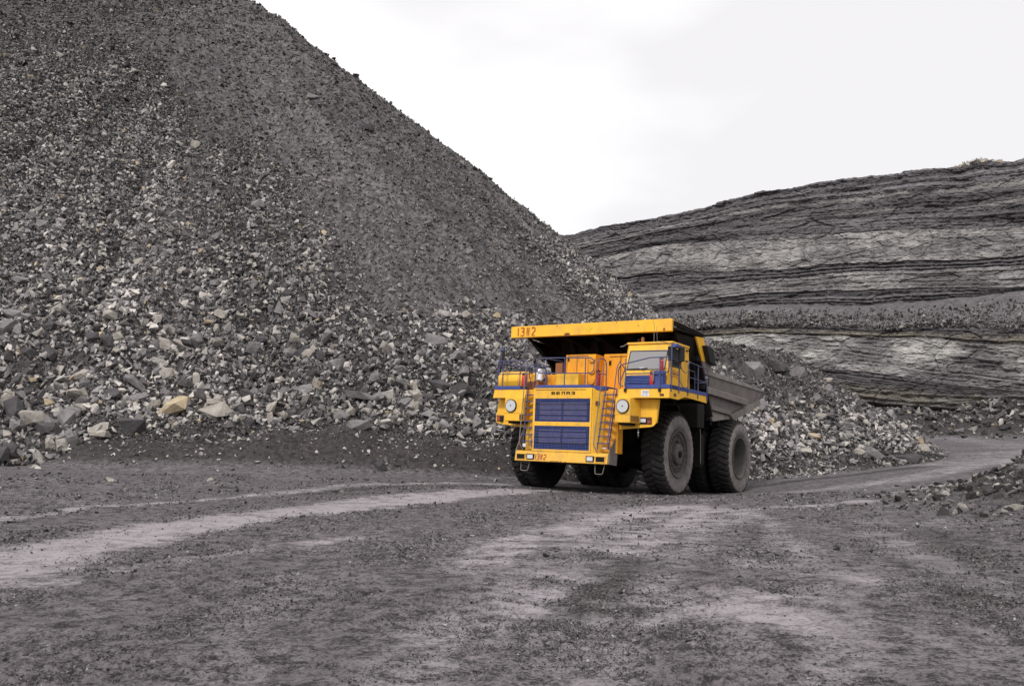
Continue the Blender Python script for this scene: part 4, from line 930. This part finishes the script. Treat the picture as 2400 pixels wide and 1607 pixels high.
# floor, front wall, canopy
b = MB(); b.yprism([(-2.7, 3.0), (-5.1, 3.10), (-8.9, 4.05), (-8.9, 3.93), (-5.1, 2.98), (-2.7, 2.86)], -3.08, 3.08)
for x in (-3.4, -4.3, -5.2): b.box(x-.1, x+.1, -3.0, 3.0, 2.72, 2.95)
b.build('floor', 'dark', bd_, bevel=.01)
b = MB(); b.yprism([(-.95, 5.86), (-.85, 5.86), (-2.62, 3.0), (-2.75, 3.0)], -3.32, 3.32)
for y in (-3.0, -1.9, -.8, .8, 1.9, 3.0): b.yprism([(-.6, 5.8), (-.9, 5.8), (-2.55, 3.1), (-2.4, 3.1)], y-.08, y+.08)
for x, z in ((-1.35, 5.1), (-1.95, 4.1)): b.box(x, x+.22, -3.3, 3.3, z-.1, z+.1)
b.build('front_wall', 'dark', bd_, bevel=.01)
b = MB(); b.poly([(-.72, YB, 5.86), (-1.50, YB, 5.92), (-2.05, YB, 5.05), (-1.42, YB, 5.02)], (0, -.07, 0)); b.build('front_side_panel', 'yellow', bd_, bevel=.01, label='yellow corner panel where the canopy meets the grey side'); b = MB(); b.poly([(-1.40, YB, 5.015), (-2.2, YB, 5.045), (-2.5, YB, 4.74), (-2.35, YB, 4.55), (-1.75, YB, 4.55)], (0, -.07, 0)); b.build('lower_corner_panel', 'body', bd_, bevel=.01)
b = MB(); b.poly([(-.72, -YB, 5.84), (-1.52, -YB, 5.88), (-2.62, -YB, 4.7), (-2.28, -YB, 4.52), (-1.98, -YB, 4.62)], (0, .07, 0)); b.build('front_side_panel', 'yellow', bd_, bevel=.01)
b = MB(); b.hexa([(-1.72, YB, 5.0), (-2.35, YB, 4.94), (-2.35, YB+.2, 4.94), (-1.72, YB+.2, 5.0), (-1.30, YB, 5.60), (-1.95, YB, 5.58), (-1.95, YB+.2, 5.58), (-1.30, YB+.2, 5.60)]); b.build('side_box', 'black', bd_, bevel=.02)
cn = MB()
cn.yprism([(1.50, 5.86), (1.50, 5.92), (-1.55, 6.02), (-1.55, 5.94)], -3.34, 3.34)
for y in (-2.6, -1.3, 0, 1.3, 2.6): cn.yprism([(1.45, 5.80), (1.45, 5.86), (-1.5, 5.94), (-1.5, 5.45), (-.6, 5.60)], y-.06, y+.06)
cn = cn.build('canopy', 'dark', bd_)
b = MB(); b.hexa([(1.44, -YB, 5.74), (1.56, -YB, 5.755), (1.56, YB, 5.755), (1.44, YB, 5.74), (1.40, -YB, 6.19), (1.545, -YB, 6.195), (1.545, YB, 6.195), (1.40, YB, 6.19)])
lip = b.build('canopy_front_beam', 'yellow', cn, bevel=.015)
stencil('painted_number', '1382', .31, 'num', lip, (1.575, -3.06, 5.82), (0, 1, 0), (0, 0, 1), (-1, 0, 0), st=.11, wid=.48, gap=.40, z=.022)
b = MB(); c_ = (1.5625, .05, 5.97)
b.poly([(1.5635, -.12, 5.99), (1.5635, .05, 5.85), (1.5635, .22, 5.99), (1.5635, .05, 6.13)], (-.01, 0, 0)); b.build('diamond_mark', 'green', lip)
b = MB()
for y, z in ((-.9, 5.76), (-.84, 5.765), (-.78, 5.76)): b.lathe([(0, .07), (.02, .06)], (1.552, y, z+.03), 'x', 10)
b.build('rust_patch', 'skin', lip)
b = MB(); b.box(1.553, 1.5665, -1.30, -1.285, 6.10, 6.19); b.box(1.553, 1.566, 1.2, 1.215, 6.13, 6.19); b.lathe([(0, .02), (.016, .02)], (1.552, 2.1, 6.0), 'x', 8); b.box(1.55, 1.57, 3.05, 3.13, 5.77, 5.86); b.build('weld_mark', 'skin', lip)
for s in (1, -1):
    b = MB(); b.yprism([(1.42, 6.0), (1.42, 6.12), (-1.52, 6.03), (-1.52, 5.94)], s*YB-(.0 if s < 0 else .10), s*YB+(.10 if s < 0 else 0)); b.build('canopy_side_flange', 'dark', cn, bevel=.01)
    b = MB(); b.yprism([(1.40, 6.125), (1.40, 6.15), (-1.52, 6.055), (-1.52, 6.033)], s*YB-(.06 if s < 0 else .14), s*YB+(.14 if s < 0 else .06)); b.build('canopy_side_cap', 'body', cn, bevel=.006)
    b = MB(); pts = [(-.85, s*3.30, 5.8), (.7, s*3.15, 5.84), (.1, s*2.9, 5.45), (-.9, s*2.75, 4.6), (-1.9, s*2.8, 4.2)]; b.poly(pts, (0, -s*.06, 0)); b.build('canopy_gusset', 'dark', cn)
# load heap of rubble just showing above the rail
# ================================================================== ROCKS
def rock_variant(n, seed, flat=.6, big=False):
    r = random.Random(seed); b = bmesh.new()
    for i in range(n):
        while True:
            p = Vector((r.uniform(-1, 1), r.uniform(-1, 1), r.uniform(-1, 1)))
            if .55 < p.length and max(abs(p.x), abs(p.y), abs(p.z)) < .97 and p.length < 1.25: break
        b.verts.new((p.x*r.uniform(.85, 1), p.y*.8, p.z*flat))
    bmesh.ops.convex_hull(b, input=b.verts)
    for v in [v for v in b.verts if not v.link_faces]: b.verts.remove(v)
    bmesh.ops.dissolve_limit(b, angle_limit=R(14), verts=b.verts, edges=b.edges)
    bmesh.ops.triangulate(b, faces=b.faces); bmesh.ops.recalc_face_normals(b, faces=b.faces)
    b.verts.ensure_lookup_table(); b.verts.index_update()
    V = np.array([v.co[:] for v in b.verts]); F = np.array([[v.index for v in f.verts] for f in b.faces]); b.free(); return V, F
SMALL = [rock_variant(9, 100+i, random.Random(i).choice((.35, .5, .7, .8))) for i in range(24)]
TINY = [rock_variant(6, 500+i, .7) for i in range(12)]
MED = [rock_variant(14, 300+i, random.Random(i).choice((.4, .55, .7, .85))) for i in range(24)]
def rand_rot(n, tilt=.9):
    a = rng.uniform(0, 2*np.pi, n); b = rng.normal(0, tilt, n); c = rng.normal(0, tilt, n)
    ca, sa, cb, sb_, cc_, sc = np.cos(a), np.sin(a), np.cos(b), np.sin(b), np.cos(c), np.sin(c)
    Rz = np.zeros((n, 3, 3)); Rz[:, 0, 0] = ca; Rz[:, 0, 1] = -sa; Rz[:, 1, 0] = sa; Rz[:, 1, 1] = ca; Rz[:, 2, 2] = 1
    Rx = np.zeros((n, 3, 3)); Rx[:, 0, 0] = 1; Rx[:, 1, 1] = cb; Rx[:, 1, 2] = -sb_; Rx[:, 2, 1] = sb_; Rx[:, 2, 2] = cb
    Ry = np.zeros((n, 3, 3)); Ry[:, 1, 1] = 1; Ry[:, 0, 0] = cc_; Ry[:, 0, 2] = sc; Ry[:, 2, 0] = -sc; Ry[:, 2, 2] = cc_
    return Rx@Ry@Rz
def rock_cols(n, pale=.3, dark=.35):
    """grey, brownish and pale buff sandstone fragments"""
    u = rng.random(n); k = rng.random((n, 1)); base = np.empty((n, 3))
    g = np.array([.182, .172, .172])*(.65+.8*k)
    d = np.array([.066, .060, .060])*(.6+.9*k)
    p_ = np.array([.41, .383, .357])*(.75+.5*k)
    t_ = np.array([.36, .29, .20])*(.8+.35*k)
    base[:] = g; base[u < dark] = d[u < dark]; base[u > 1-pale] = p_[u > 1-pale]; base[u > 1-pale*.05] = t_[u > 1-pale*.05]
    return base
def rock_mesh(name, pos, size, cols, variants, m, tilt=.9, sink=.25, normal=None):
    n = len(pos); Vs, Fs, Cs = [], [], []; off = 0
    which = rng.integers(0, len(variants), n); Rm = rand_rot(n, tilt)
    for k, (V, F) in enumerate(variants):
        i = np.where(which == k)[0]
        if not len(i): continue
        st = np.stack([rng.uniform(.75, 1.3, len(i)), rng.uniform(.7, 1.1, len(i)), rng.uniform(.6, 1.15, len(i))], -1)
        W_ = np.einsum('nij,nvj->nvi', Rm[i], V[None]*st[:, None])*size[i][:, None, None]*.5+pos[i][:, None]
        Vs.append(W_.reshape(-1, 3)); Fs.append((F[None]+(np.arange(len(i))*len(V))[:, None, None]+off).reshape(-1, 3)); off += len(i)*len(V)
        Cs.append(np.repeat(cols[i], len(V), 0))
    V = np.concatenate(Vs); F = np.concatenate(Fs)
    return npmesh(name, V, F.ravel(), np.full(len(F), 3), m, col=np.concatenate(Cs))
rkm = mat('broken_rock', (.1, .1, .1), .92, spec=.2, attr='col', namt=.3, nscale=3.5, bump=.03, bscale=9)
# --- scree scattered over the real face of the heap
def size_at(x, y, h):
    """typical block size (m) by height above the toe"""
    s_ = .27*np.exp(-h/9)+.34
    return s_
n_c = 1500000
az = np.radians(rng.uniform(-46, 33, n_c)); r_ = np.sqrt(rng.uniform(29**2, 165**2, n_c))
x = r_*np.sin(az); y = r_*np.cos(az)
h = heap_z(x, y); gz = ground_z(x, y)
cz = coarse_zone(x, y, h)
lowr = (seg_d(x, y, (-10, 51.8), (15.3, 60.6))[0] < 14.5)*(h < 8.5)*(x > -4)
cz = np.where(lowr, np.clip(.95+.5*fbm(x*.25, y*.25, 1., 3)-1.1*sstep(2.6, 4.2, h+.8*fbm(x*.3, y*.3, 4., 2))*sstep(11, 15, x)-.8*(1-sstep(.5, 1.2, h-gz)), .04, 1), cz)
u = rng.random(n_c)
s_ = size_at(x, y, h)*np.exp(rng.normal(-.25, .42, n_c))*np.where(cz > .45, 1, .62+.5*(r_ > 80)*.5)
front = (h-gz > -.15)
keepp = (u < (.10+.90*cz)*np.clip(.085/s_**2, 0, .75))&front&(np.hypot(x-HX, y-HY) > 3)
# hide what is on the far side
facing = (heap_z(x*1.02, y*1.02) > h-.6)
keepp &= facing
toeband = (h-gz < .9+.5*fbm(x*.3, y*.3, 2.2, 2))&(x < 3)&(rng.random(n_c) < .86+.3*fbm(x*.5, y*.5, 6., 2))&(x > -17)
keepp &= ~toeband
i = np.where(keepp)[0]; print('scree', len(i))
x, y, s_, cz, h, gz = x[i], y[i], s_[i], cz[i], h[i], gz[i]
s_ = np.minimum(s_, 1.5)
z = np.maximum(heap_full(x, y), gz)+s_*rng.uniform(.02, .38, len(s_))
pos = np.stack([x, y, z], -1)
vis = (s_/np.hypot(x, y))*((np.degrees(np.arctan2(x, y)) > -30)&(np.degrees(np.arctan2(x, y)) < 27.5))
cols = rock_cols(len(i), .29, .24); ff_ = 1-cz; cols = cols*(1-.55*ff_[:, None])+np.array([.062, .056, .053])*ff_[:, None]
# towards the top the fragments get greyer and darker
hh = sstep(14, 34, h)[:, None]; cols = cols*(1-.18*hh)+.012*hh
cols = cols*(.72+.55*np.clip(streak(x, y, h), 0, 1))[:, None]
order = np.argsort(-vis*np.exp(rng.normal(0, .22, len(vis)))); nb_ = 240; bigi = order[:nb_]; rest = order[nb_:]
near_ = rest[s_[rest] > .45]; far_ = rest[s_[rest] <= .45]
# small chips filling the gaps between the blocks
m_ = 300000; ra = np.radians(rng.uniform(-36, 29, m_)); rr_ = 33*(135/33)**rng.random(m_); fx_ = rr_*np.sin(ra); fy_ = rr_*np.cos(ra); fh = heap_z(fx_, fy_); fg = ground_z(fx_, fy_)
fk = (fh-fg > .2)&(fh < 58)&(rng.random(m_) < .35+.65*coarse_zone(fx_, fy_, fh)); fx_, fy_, fh, fg = fx_[fk], fy_[fk], fh[fk], fg[fk]; fs = .0030*np.hypot(fx_, fy_)*np.exp(rng.normal(.1, .35, len(fx_)))
fc = rock_cols(len(fx_), .16, .4)*(.62-.25*sstep(12, 30, fh)[:, None])*(1.15-.15*coarse_zone(fx_, fy_, fh)[:, None])  # chips toned down so their colour carries the shade between the blocks
chp = rock_mesh('rock_chips', np.stack([fx_, fy_, np.maximum(heap_full(fx_, fy_), fg)+fs*.15], -1), fs, fc, TINY, rkm); tag(chp, 'small rock chips filling the gaps between blocks on the spoil heap', 'rubble', kind='stuff')
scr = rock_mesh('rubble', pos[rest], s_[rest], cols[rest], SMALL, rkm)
tag(scr, 'grey and buff broken rock covering the slope of the spoil heap', 'rubble', kind='stuff')
BIG = []
for k in range(30):
    V, F = rock_variant(22, 900+k, random.Random(k).choice((.45, .6, .75, .9)), big=True)
    me = bpy.data.meshes.new('boulder'); me.from_pydata(V.tolist(), [], F.tolist()); BIG.append(me)
def bmat(nm, col, pale=False): return mat(nm, col, .92, spec=.2, namt=.32, nscale=1.3, bump=.05, bscale=3.5)
BM = {'buff': bmat('buff_sandstone', (.31, .285, .255)), 'grey': bmat('grey_rock', (.18, .17, .17)), 'dark': bmat('dark_rock', (.075, .07, .074)), 'tan': bmat('tan_sandstone', (.38, .31, .21))}
def boulder(pos, size, kind, label, group=None, name='boulder', sc=None, rot=None, shape=None):
    k = rng.integers(0, 30) if shape is None else shape
    key = (int(k), kind)
    if key not in _bc:
        me = BIG[k].copy(); me.name = 'boulder'; me.materials.append(BM[kind]); _bc[key] = me
    o = bpy.data.objects.new(name, _bc[key]); COL.objects.link(o); o.location = pos
    sc = sc if sc is not None else (rng.uniform(.8, 1.25), rng.uniform(.8, 1.15), rng.uniform(.75, 1.15))
    o.scale = [size*.5*q for q in sc]; o.rotation_euler = rot if rot is not None else (rng.normal(0, .6), rng.normal(0, .6), rng.uniform(0, 6.28))
    tag(o, label, 'rock', group); return o
_bc = {}
LAB = {('buff', 0): ('pale buff boulder in the coarse rubble on the spoil heap left of the truck', 'pale boulders on the heap left of the truck'),
       ('grey', 0): ('mid grey boulder in the coarse rubble on the spoil heap left of the truck', 'grey boulders on the heap left of the truck'),
       ('dark', 0): ('dark charcoal boulder in the coarse rubble on the spoil heap left of the truck', 'dark boulders on the heap left of the truck'),
       ('buff', 1): ('pale buff boulder on the low rubble bank behind the truck', 'pale boulders on the bank behind the truck'),
       ('grey', 1): ('mid grey boulder on the low rubble bank behind the truck', 'grey boulders on the bank behind the truck'),
       ('dark', 1): ('dark charcoal boulder on the low rubble bank behind the truck', 'dark boulders on the bank behind the truck')}
for q in bigi:
    u_ = rng.random(); kd = 'buff' if u_ < .42 else 'grey' if u_ < .8 else 'dark'
    side_ = 1 if x[q] > 3.5 else 0
    l_, g_ = LAB[(kd, side_)]
    boulder(pos[q]+np.array([0, 0, .02]), s_[q]*1.0, kd, l_, g_)
# --- the boulders one can name in the photograph: (display px, py, width px, kind, scale, shape, label)
NAMED = [
 (395, 925, 78, 'tan', (1.1, .9, .85), 3, 'large tan pointed boulder at the foot of the heap, above the dark earth bank', None),
 (492, 935, 70, 'buff', (1.1, .8, .75), 7, 'large pale boulder just right of the tan pointed one at the heap foot', None),
 (470, 903, 56, 'buff', (1.3, .8, .5), 9, 'flat pale slab lying above the two big pale boulders at the heap foot', None),
 (262, 898, 54, 'dark', (1, .9, .9), 4, 'rounded dark brown boulder half buried at the lower left of the heap', None),
 (302, 968, 64, 'dark', (1.1, 1, .9), 12, 'dark boulder lodged in the earth beside the pale rubble at lower left', None),
 (184, 852, 46, 'buff', (1, .8, .8), 1, 'smooth pale stone set high in the lower left rubble', None),
 (430, 783, 60, 'buff', (1.3, .8, .5), 5, 'wide pale slab lying alone partway up the left slope', None),
 (830, 898, 80, 'grey', (1.3, .9, .5), 14, 'broad flat grey slab at the foot of the heap between pale stones', None),
 (946, 902, 46, 'buff', (1, .8, .8), 16, 'pale yellowish block beside the black boulders left of the truck', None),
 (1002, 876, 62, 'dark', (1, .9, .8), 18, 'black block, larger left one of the dark pair left of the truck', None),
 (1052, 886, 60, 'dark', (1, .9, .9), 20, 'black block, right one of the dark pair left of the truck', None),
 (975, 903, 40, 'dark', (1.1, .8, .8), 22, 'smaller black block below the dark pair left of the truck', None),
 (618, 955, 30, 'buff', (.8, .7, 1.1), 24, 'small upright pale stone standing alone in the dark earth bank', None),
 (668, 945, 34, 'dark', (.8, .8, 1.2), 26, 'narrow dark upright stone right of the small pale one', None),
 (698, 942, 40, 'grey', (.8, .8, 1.1), 2, 'grey block at the edge of the dark earth mound in the heap foot', None),
 (560, 945, 56, 'grey', (1.5, .5, .5), 6, 'long thin grey slab pointing right beside the pale boulders', None),
 (778, 948, 46, 'grey', (1, .9, .8), 8, 'grey boulder, left of the cluster below the flat grey slab', None),
 (845, 935, 50, 'buff', (1, .8, .9), 10, 'pale pointed boulder topping the cluster below the flat slab', None),
 (822, 965, 52, 'grey', (1.2, .9, .7), 11, 'low grey boulder at the bottom of the cluster below the flat slab', None),
 (770, 940, 34, 'buff', (1, .8, .8), 13, 'small pale stone above the grey cluster at the heap foot', None),
 (100, 980, 60, 'dark', (1.2, 1, .8), 15, 'dark boulder among the pale rubble at the far left edge', None),
 (165, 945, 50, 'grey', (1.1, .9, .8), 17, 'grey boulder among pale rubble, left of the rounded dark one', None),
 (225, 985, 56, 'buff', (1.2, .9, .7), 19, 'pale boulder lying just left of the earth windrow', None),
 (50, 640, 40, 'grey', (1.2, 1, .8), 21, 'big grey boulder alone in finer scree near the left edge', None),
 (445, 332, 30, 'buff', (.9, .8, 1.0), 23, 'pale oval stone high on the upper slope', None),
 (714, 218, 36, 'grey', (1.4, .7, .45), 25, 'long grey slab lying high on the dark slide', None),
 (832, 288, 38, 'dark', (1.5, .7, .4), 27, 'long dark slab on the dark slide near the skyline', None),
 (765, 147, 20, 'dark', (.9, .8, 1.1), 28, 'dark block standing out on the skyline of the heap, the higher one', None),
 (1084, 385, 18, 'dark', (1, .9, .9), 29, 'dark rounded block on the skyline of the heap, the lower one', None),
 (978, 508, 26, 'grey', (1, .9, .5), 0, 'grey slab on the fine dark slope above the truck', None),
 (478, 1097, 22, 'buff', (.9, .8, 1.0), 3, 'white block lying alone on the road edge left of the truck', None),
 (254, 1096, 26, 'buff', (1.3, .8, .6), 5, 'low buff stone at the road edge in front of the windrow', None),
 (518, 1111, 26, 'dark', (1.6, .8, .35), 8, 'flat dark slab lying on the road just right of the white block', None),
 (875, 1068, 46, 'dark', (1.0, .4, 1.2), 10, 'dark slab leaning up out of the earth at the windrow end', None),
 (884, 1049, 24, 'grey', (1.0, .9, .5), 12, 'grey stone resting on top of the leaning dark slab', None),
 (588, 1054, 14, 'buff', (1, .9, .8), 14, 'small pale stone on the earth windrow', None),
 (1720, 845, 62, 'grey', (1.1, .9, 1.0), 16, 'big grey block on the crest of the bank directly behind the truck body', None),
 (1775, 838, 66, 'dark', (1.0, .9, .9), 18, 'big dark block on the crest of the bank, right of the grey one', None),
 (1822, 850, 60, 'grey', (.9, .9, 1.1), 20, 'jagged grey block at the right end of the bank crest', None),
 (1893, 867, 24, 'buff', (.9, .9, .9), 22, 'small pale block perched on the right shoulder of the bank', None),
 (1672, 895, 34, 'buff', (1.2, .8, .7), 24, 'pale block showing just above the truck body rail', None),
 (1880, 948, 38, 'buff', (1.4, .7, .7), 26, 'long pale block halfway down the bank slope', None),
 (1938, 965, 36, 'grey', (1.4, .8, .6), 1, 'grey slab below the long pale block on the bank slope', None),
 (1852, 990, 44, 'tan', (1.6, .6, .6), 2, 'elongated tan slab lying on the bank right of the rear wheel', None),
 (1934, 992, 36, 'grey', (1, .9, .9), 4, 'grey boulder in the right part of the bank', None),
 (1832, 1025, 40, 'buff', (1.3, .8, .7), 6, 'pale angular block at the foot of the bank near the rear wheel', None),
 (1995, 1028, 44, 'grey', (1.4, .8, .6), 9, 'grey flat block in the row at the bank toe', None),
 (1968, 1030, 34, 'buff', (1, .9, .7), 11, 'pale block left of the grey flat one in the bank toe row', None),
 (2070, 1042, 56, 'dark', (1.5, .8, .6), 13, 'long dark boulder on the road side at the end of the bank', None),
 (2028, 1062, 22, 'buff', (.9, .8, .9), 15, 'small white stone below the long dark boulder', None),
 (2110, 1022, 30, 'buff', (1.2, .9, .7), 17, 'pale stone in the pile at the very tip of the bank', None),
 (2150, 1035, 26, 'grey', (1.1, .9, .7), 19, 'grey stone in the pile at the very tip of the bank', None),
 (2198, 1160, 34, 'buff', (.7, .8, 1.2), 21, 'pale pointed shard standing at the left foot of the roadside rubble on the right', None),
 (2320, 1157, 30, 'buff', (1.2, .9, .7), 23, 'pale stone high in the roadside rubble on the right', None),
 (2300, 1192, 34, 'grey', (1.3, .8, .5), 25, 'grey slab at the bottom of the roadside rubble on the right', None),
]
for (dx, dy, wd_, kd, sc, sh, lab, g_) in NAMED:
    hp = hit(dx*D, (dy+wd_*.18)*D)
    size = min(wd_*D/FPX*np.linalg.norm(hp-[0, 0, EYE]), 2.1 if dx < 1700 else 1.6 if dy < 900 else 1.3)*1.1
    up_ = size*.5*sc[2]*.55
    boulder(hp+np.array([0, 0, up_*.35]), size, kd, lab, g_, sc=sc, shape=sh, rot=(rng.normal(0, .15), rng.normal(0, .15)+(.9 if 'leaning' in lab else 0), rng.uniform(-.5, .5)))
# --- fragments on the fines, along the toe and the windrow
def scatter(n, fx, smin, smax, pal, dk, name, label, variants=SMALL, mate=None, surf=surf_z, sink=.1, dim=1.0):
    x, y, wgt = fx(n); s = smin*(smax/smin)**(rng.random(len(x))**2.2)*1.0
    z = surf(x, y)+s*sink
    o = rock_mesh(name, np.stack([x, y, z], -1), s, rock_cols(len(x), pal, dk)*dim, variants, mate or rkm, tilt=.5)
    tag(o, label, name.split('_')[-1], kind='stuff'); return o
def f_toe(n):
    t = rng.uniform(0, len(BERM)-1.001, n); k = t.astype(int); B = np.array(BERM); p_ = B[k]+(B[k+1]-B[k])*(t-k)[:, None]
    return p_[:, 0]+rng.normal(0, 1.2, n), p_[:, 1]+rng.normal(.6, 1.5, n), 1
scatter(5200, f_toe, .04, .32, .28, .4, 'stone_fragments', 'small stone fragments lying on the dark earth windrow at the heap foot')
def f_toe2(n):
    t = rng.random(n); x = 3+t*26; y = 42.5+(x-3)*.25+np.clip(x-14, 0, None)*.95+rng.normal(0, 1.3, n)
    return x, y, 1
scatter(5200, f_toe2, .05, .35, .3, .35, 'stone_fragments', 'small stone fragments along the toe of the bank behind the truck')
def f_right(n):
    a = rng.normal(0, 1, (n, 2)); x = 16.0+a[:, 0]*2.4; y = 22.6+a[:, 1]*3.4+a[:, 0]*1.0; return x, y, 1
scatter(12000, f_right, .04, .42, .2, .5, 'roadside_rubble', 'loose slabby rubble heaped at the right edge of the road', dim=.62)
def f_cliff(n):
    t = rng.random(n); x = 30+t*50; y = 100-(x-34)*.25-np.clip(x-62, 0, None)*.25+rng.normal(0, 4.5, n); return x, y, 1
scatter(12000, f_cliff, .2, 1.5, .22, .4, 'fallen_rubble', 'fallen rubble piled along the foot of the layered cliff', dim=.7)
# rubble lying on the cliff's ledge and spoil on its rim
mk = np.argwhere((CLR > 5.95)&(CLR < 8.0)); mk = mk[rng.integers(0, len(mk), 15000)]
lx, ly, lz = CLX[mk[:, 0], mk[:, 1]], CLY[mk[:, 0], mk[:, 1]], CLZ[mk[:, 0], mk[:, 1]]
ls = .28*np.exp(rng.normal(.25, .5, len(lx))); gd = CLR[mk[:, 0], mk[:, 1]] > 6.15+.5*rng.random(len(lx))
lp_ = np.stack([lx, ly-.2, lz+.05], -1)+rng.normal(0, .12, (len(lx), 3))
o = rock_mesh('ledge_rubble', lp_[gd], ls[gd], rock_cols(int(gd.sum()), .16, .45)*.66, SMALL, rkm); tag(o, 'broken rubble lying along the sloping ledge halfway up the cliff', 'rubble', kind='stuff')
j_ = np.where(np.abs(U-.545) < .024)[0]; j_ = j_[rng.integers(0, len(j_), 260)]
o = rock_mesh('rim_rubble', np.stack([CLX[j_, 0]+rng.normal(0, .5, 260), CLY[j_, 0]+rng.uniform(-.2, 1.5, 260), CLZ[j_, 0]+rng.uniform(0, .12, 260)], -1), rng.uniform(.4, 1.2, 260), rock_cols(260, .95, .02), SMALL, rkm); tag(o, 'small pale rock pile on the rim of the cliff at the upper right', 'rubble', kind='stuff')
# --- gravel and clods on the road
def f_road(n):
    r = 4.6*(34/4.6)**(rng.random(n)**1.25); a = np.radians(rng.uniform(-34, 34, n)); x = r*np.sin(a); y = r*np.cos(a)
    gi = np.clip(np.searchsorted(GRS, r), 0, len(GRS)-1); gj = np.clip(np.searchsorted(GAZ, a), 0, len(GAZ)-1); du = np.clip(GDUST[gi, gj], 0, 1)
    k = (1-.92*sstep(.25, .7, du))*np.clip(.32+.75*fbm(x*.45, y*.6, 3.9, 3)+.35*fbm(x*2, y*2, 1, 2)+.25*sstep(-2, 6, x)*(y < 14), .03, 1)
    m = rng.random(n) < k; return x[m], y[m], 1
def scatter_road():
    x, y, _ = f_road(330000); r = np.hypot(x, y)
    s = .0011*r*np.exp(rng.normal(.25, .5, len(x)))+.004
    z = ground_z(x, y)+s*.12-.004
    c = np.array([.088, .080, .081])*np.exp(rng.normal(-.1, .6, (len(x), 1)))
    o = rock_mesh('gravel', np.stack([x, y, z], -1), s*1.25, np.clip(c, .02, .34), TINY, rkm, tilt=.4); tag(o, 'crumbled grey clods and gravel scattered over the dirt road', 'gravel', kind='stuff')
scatter_road()
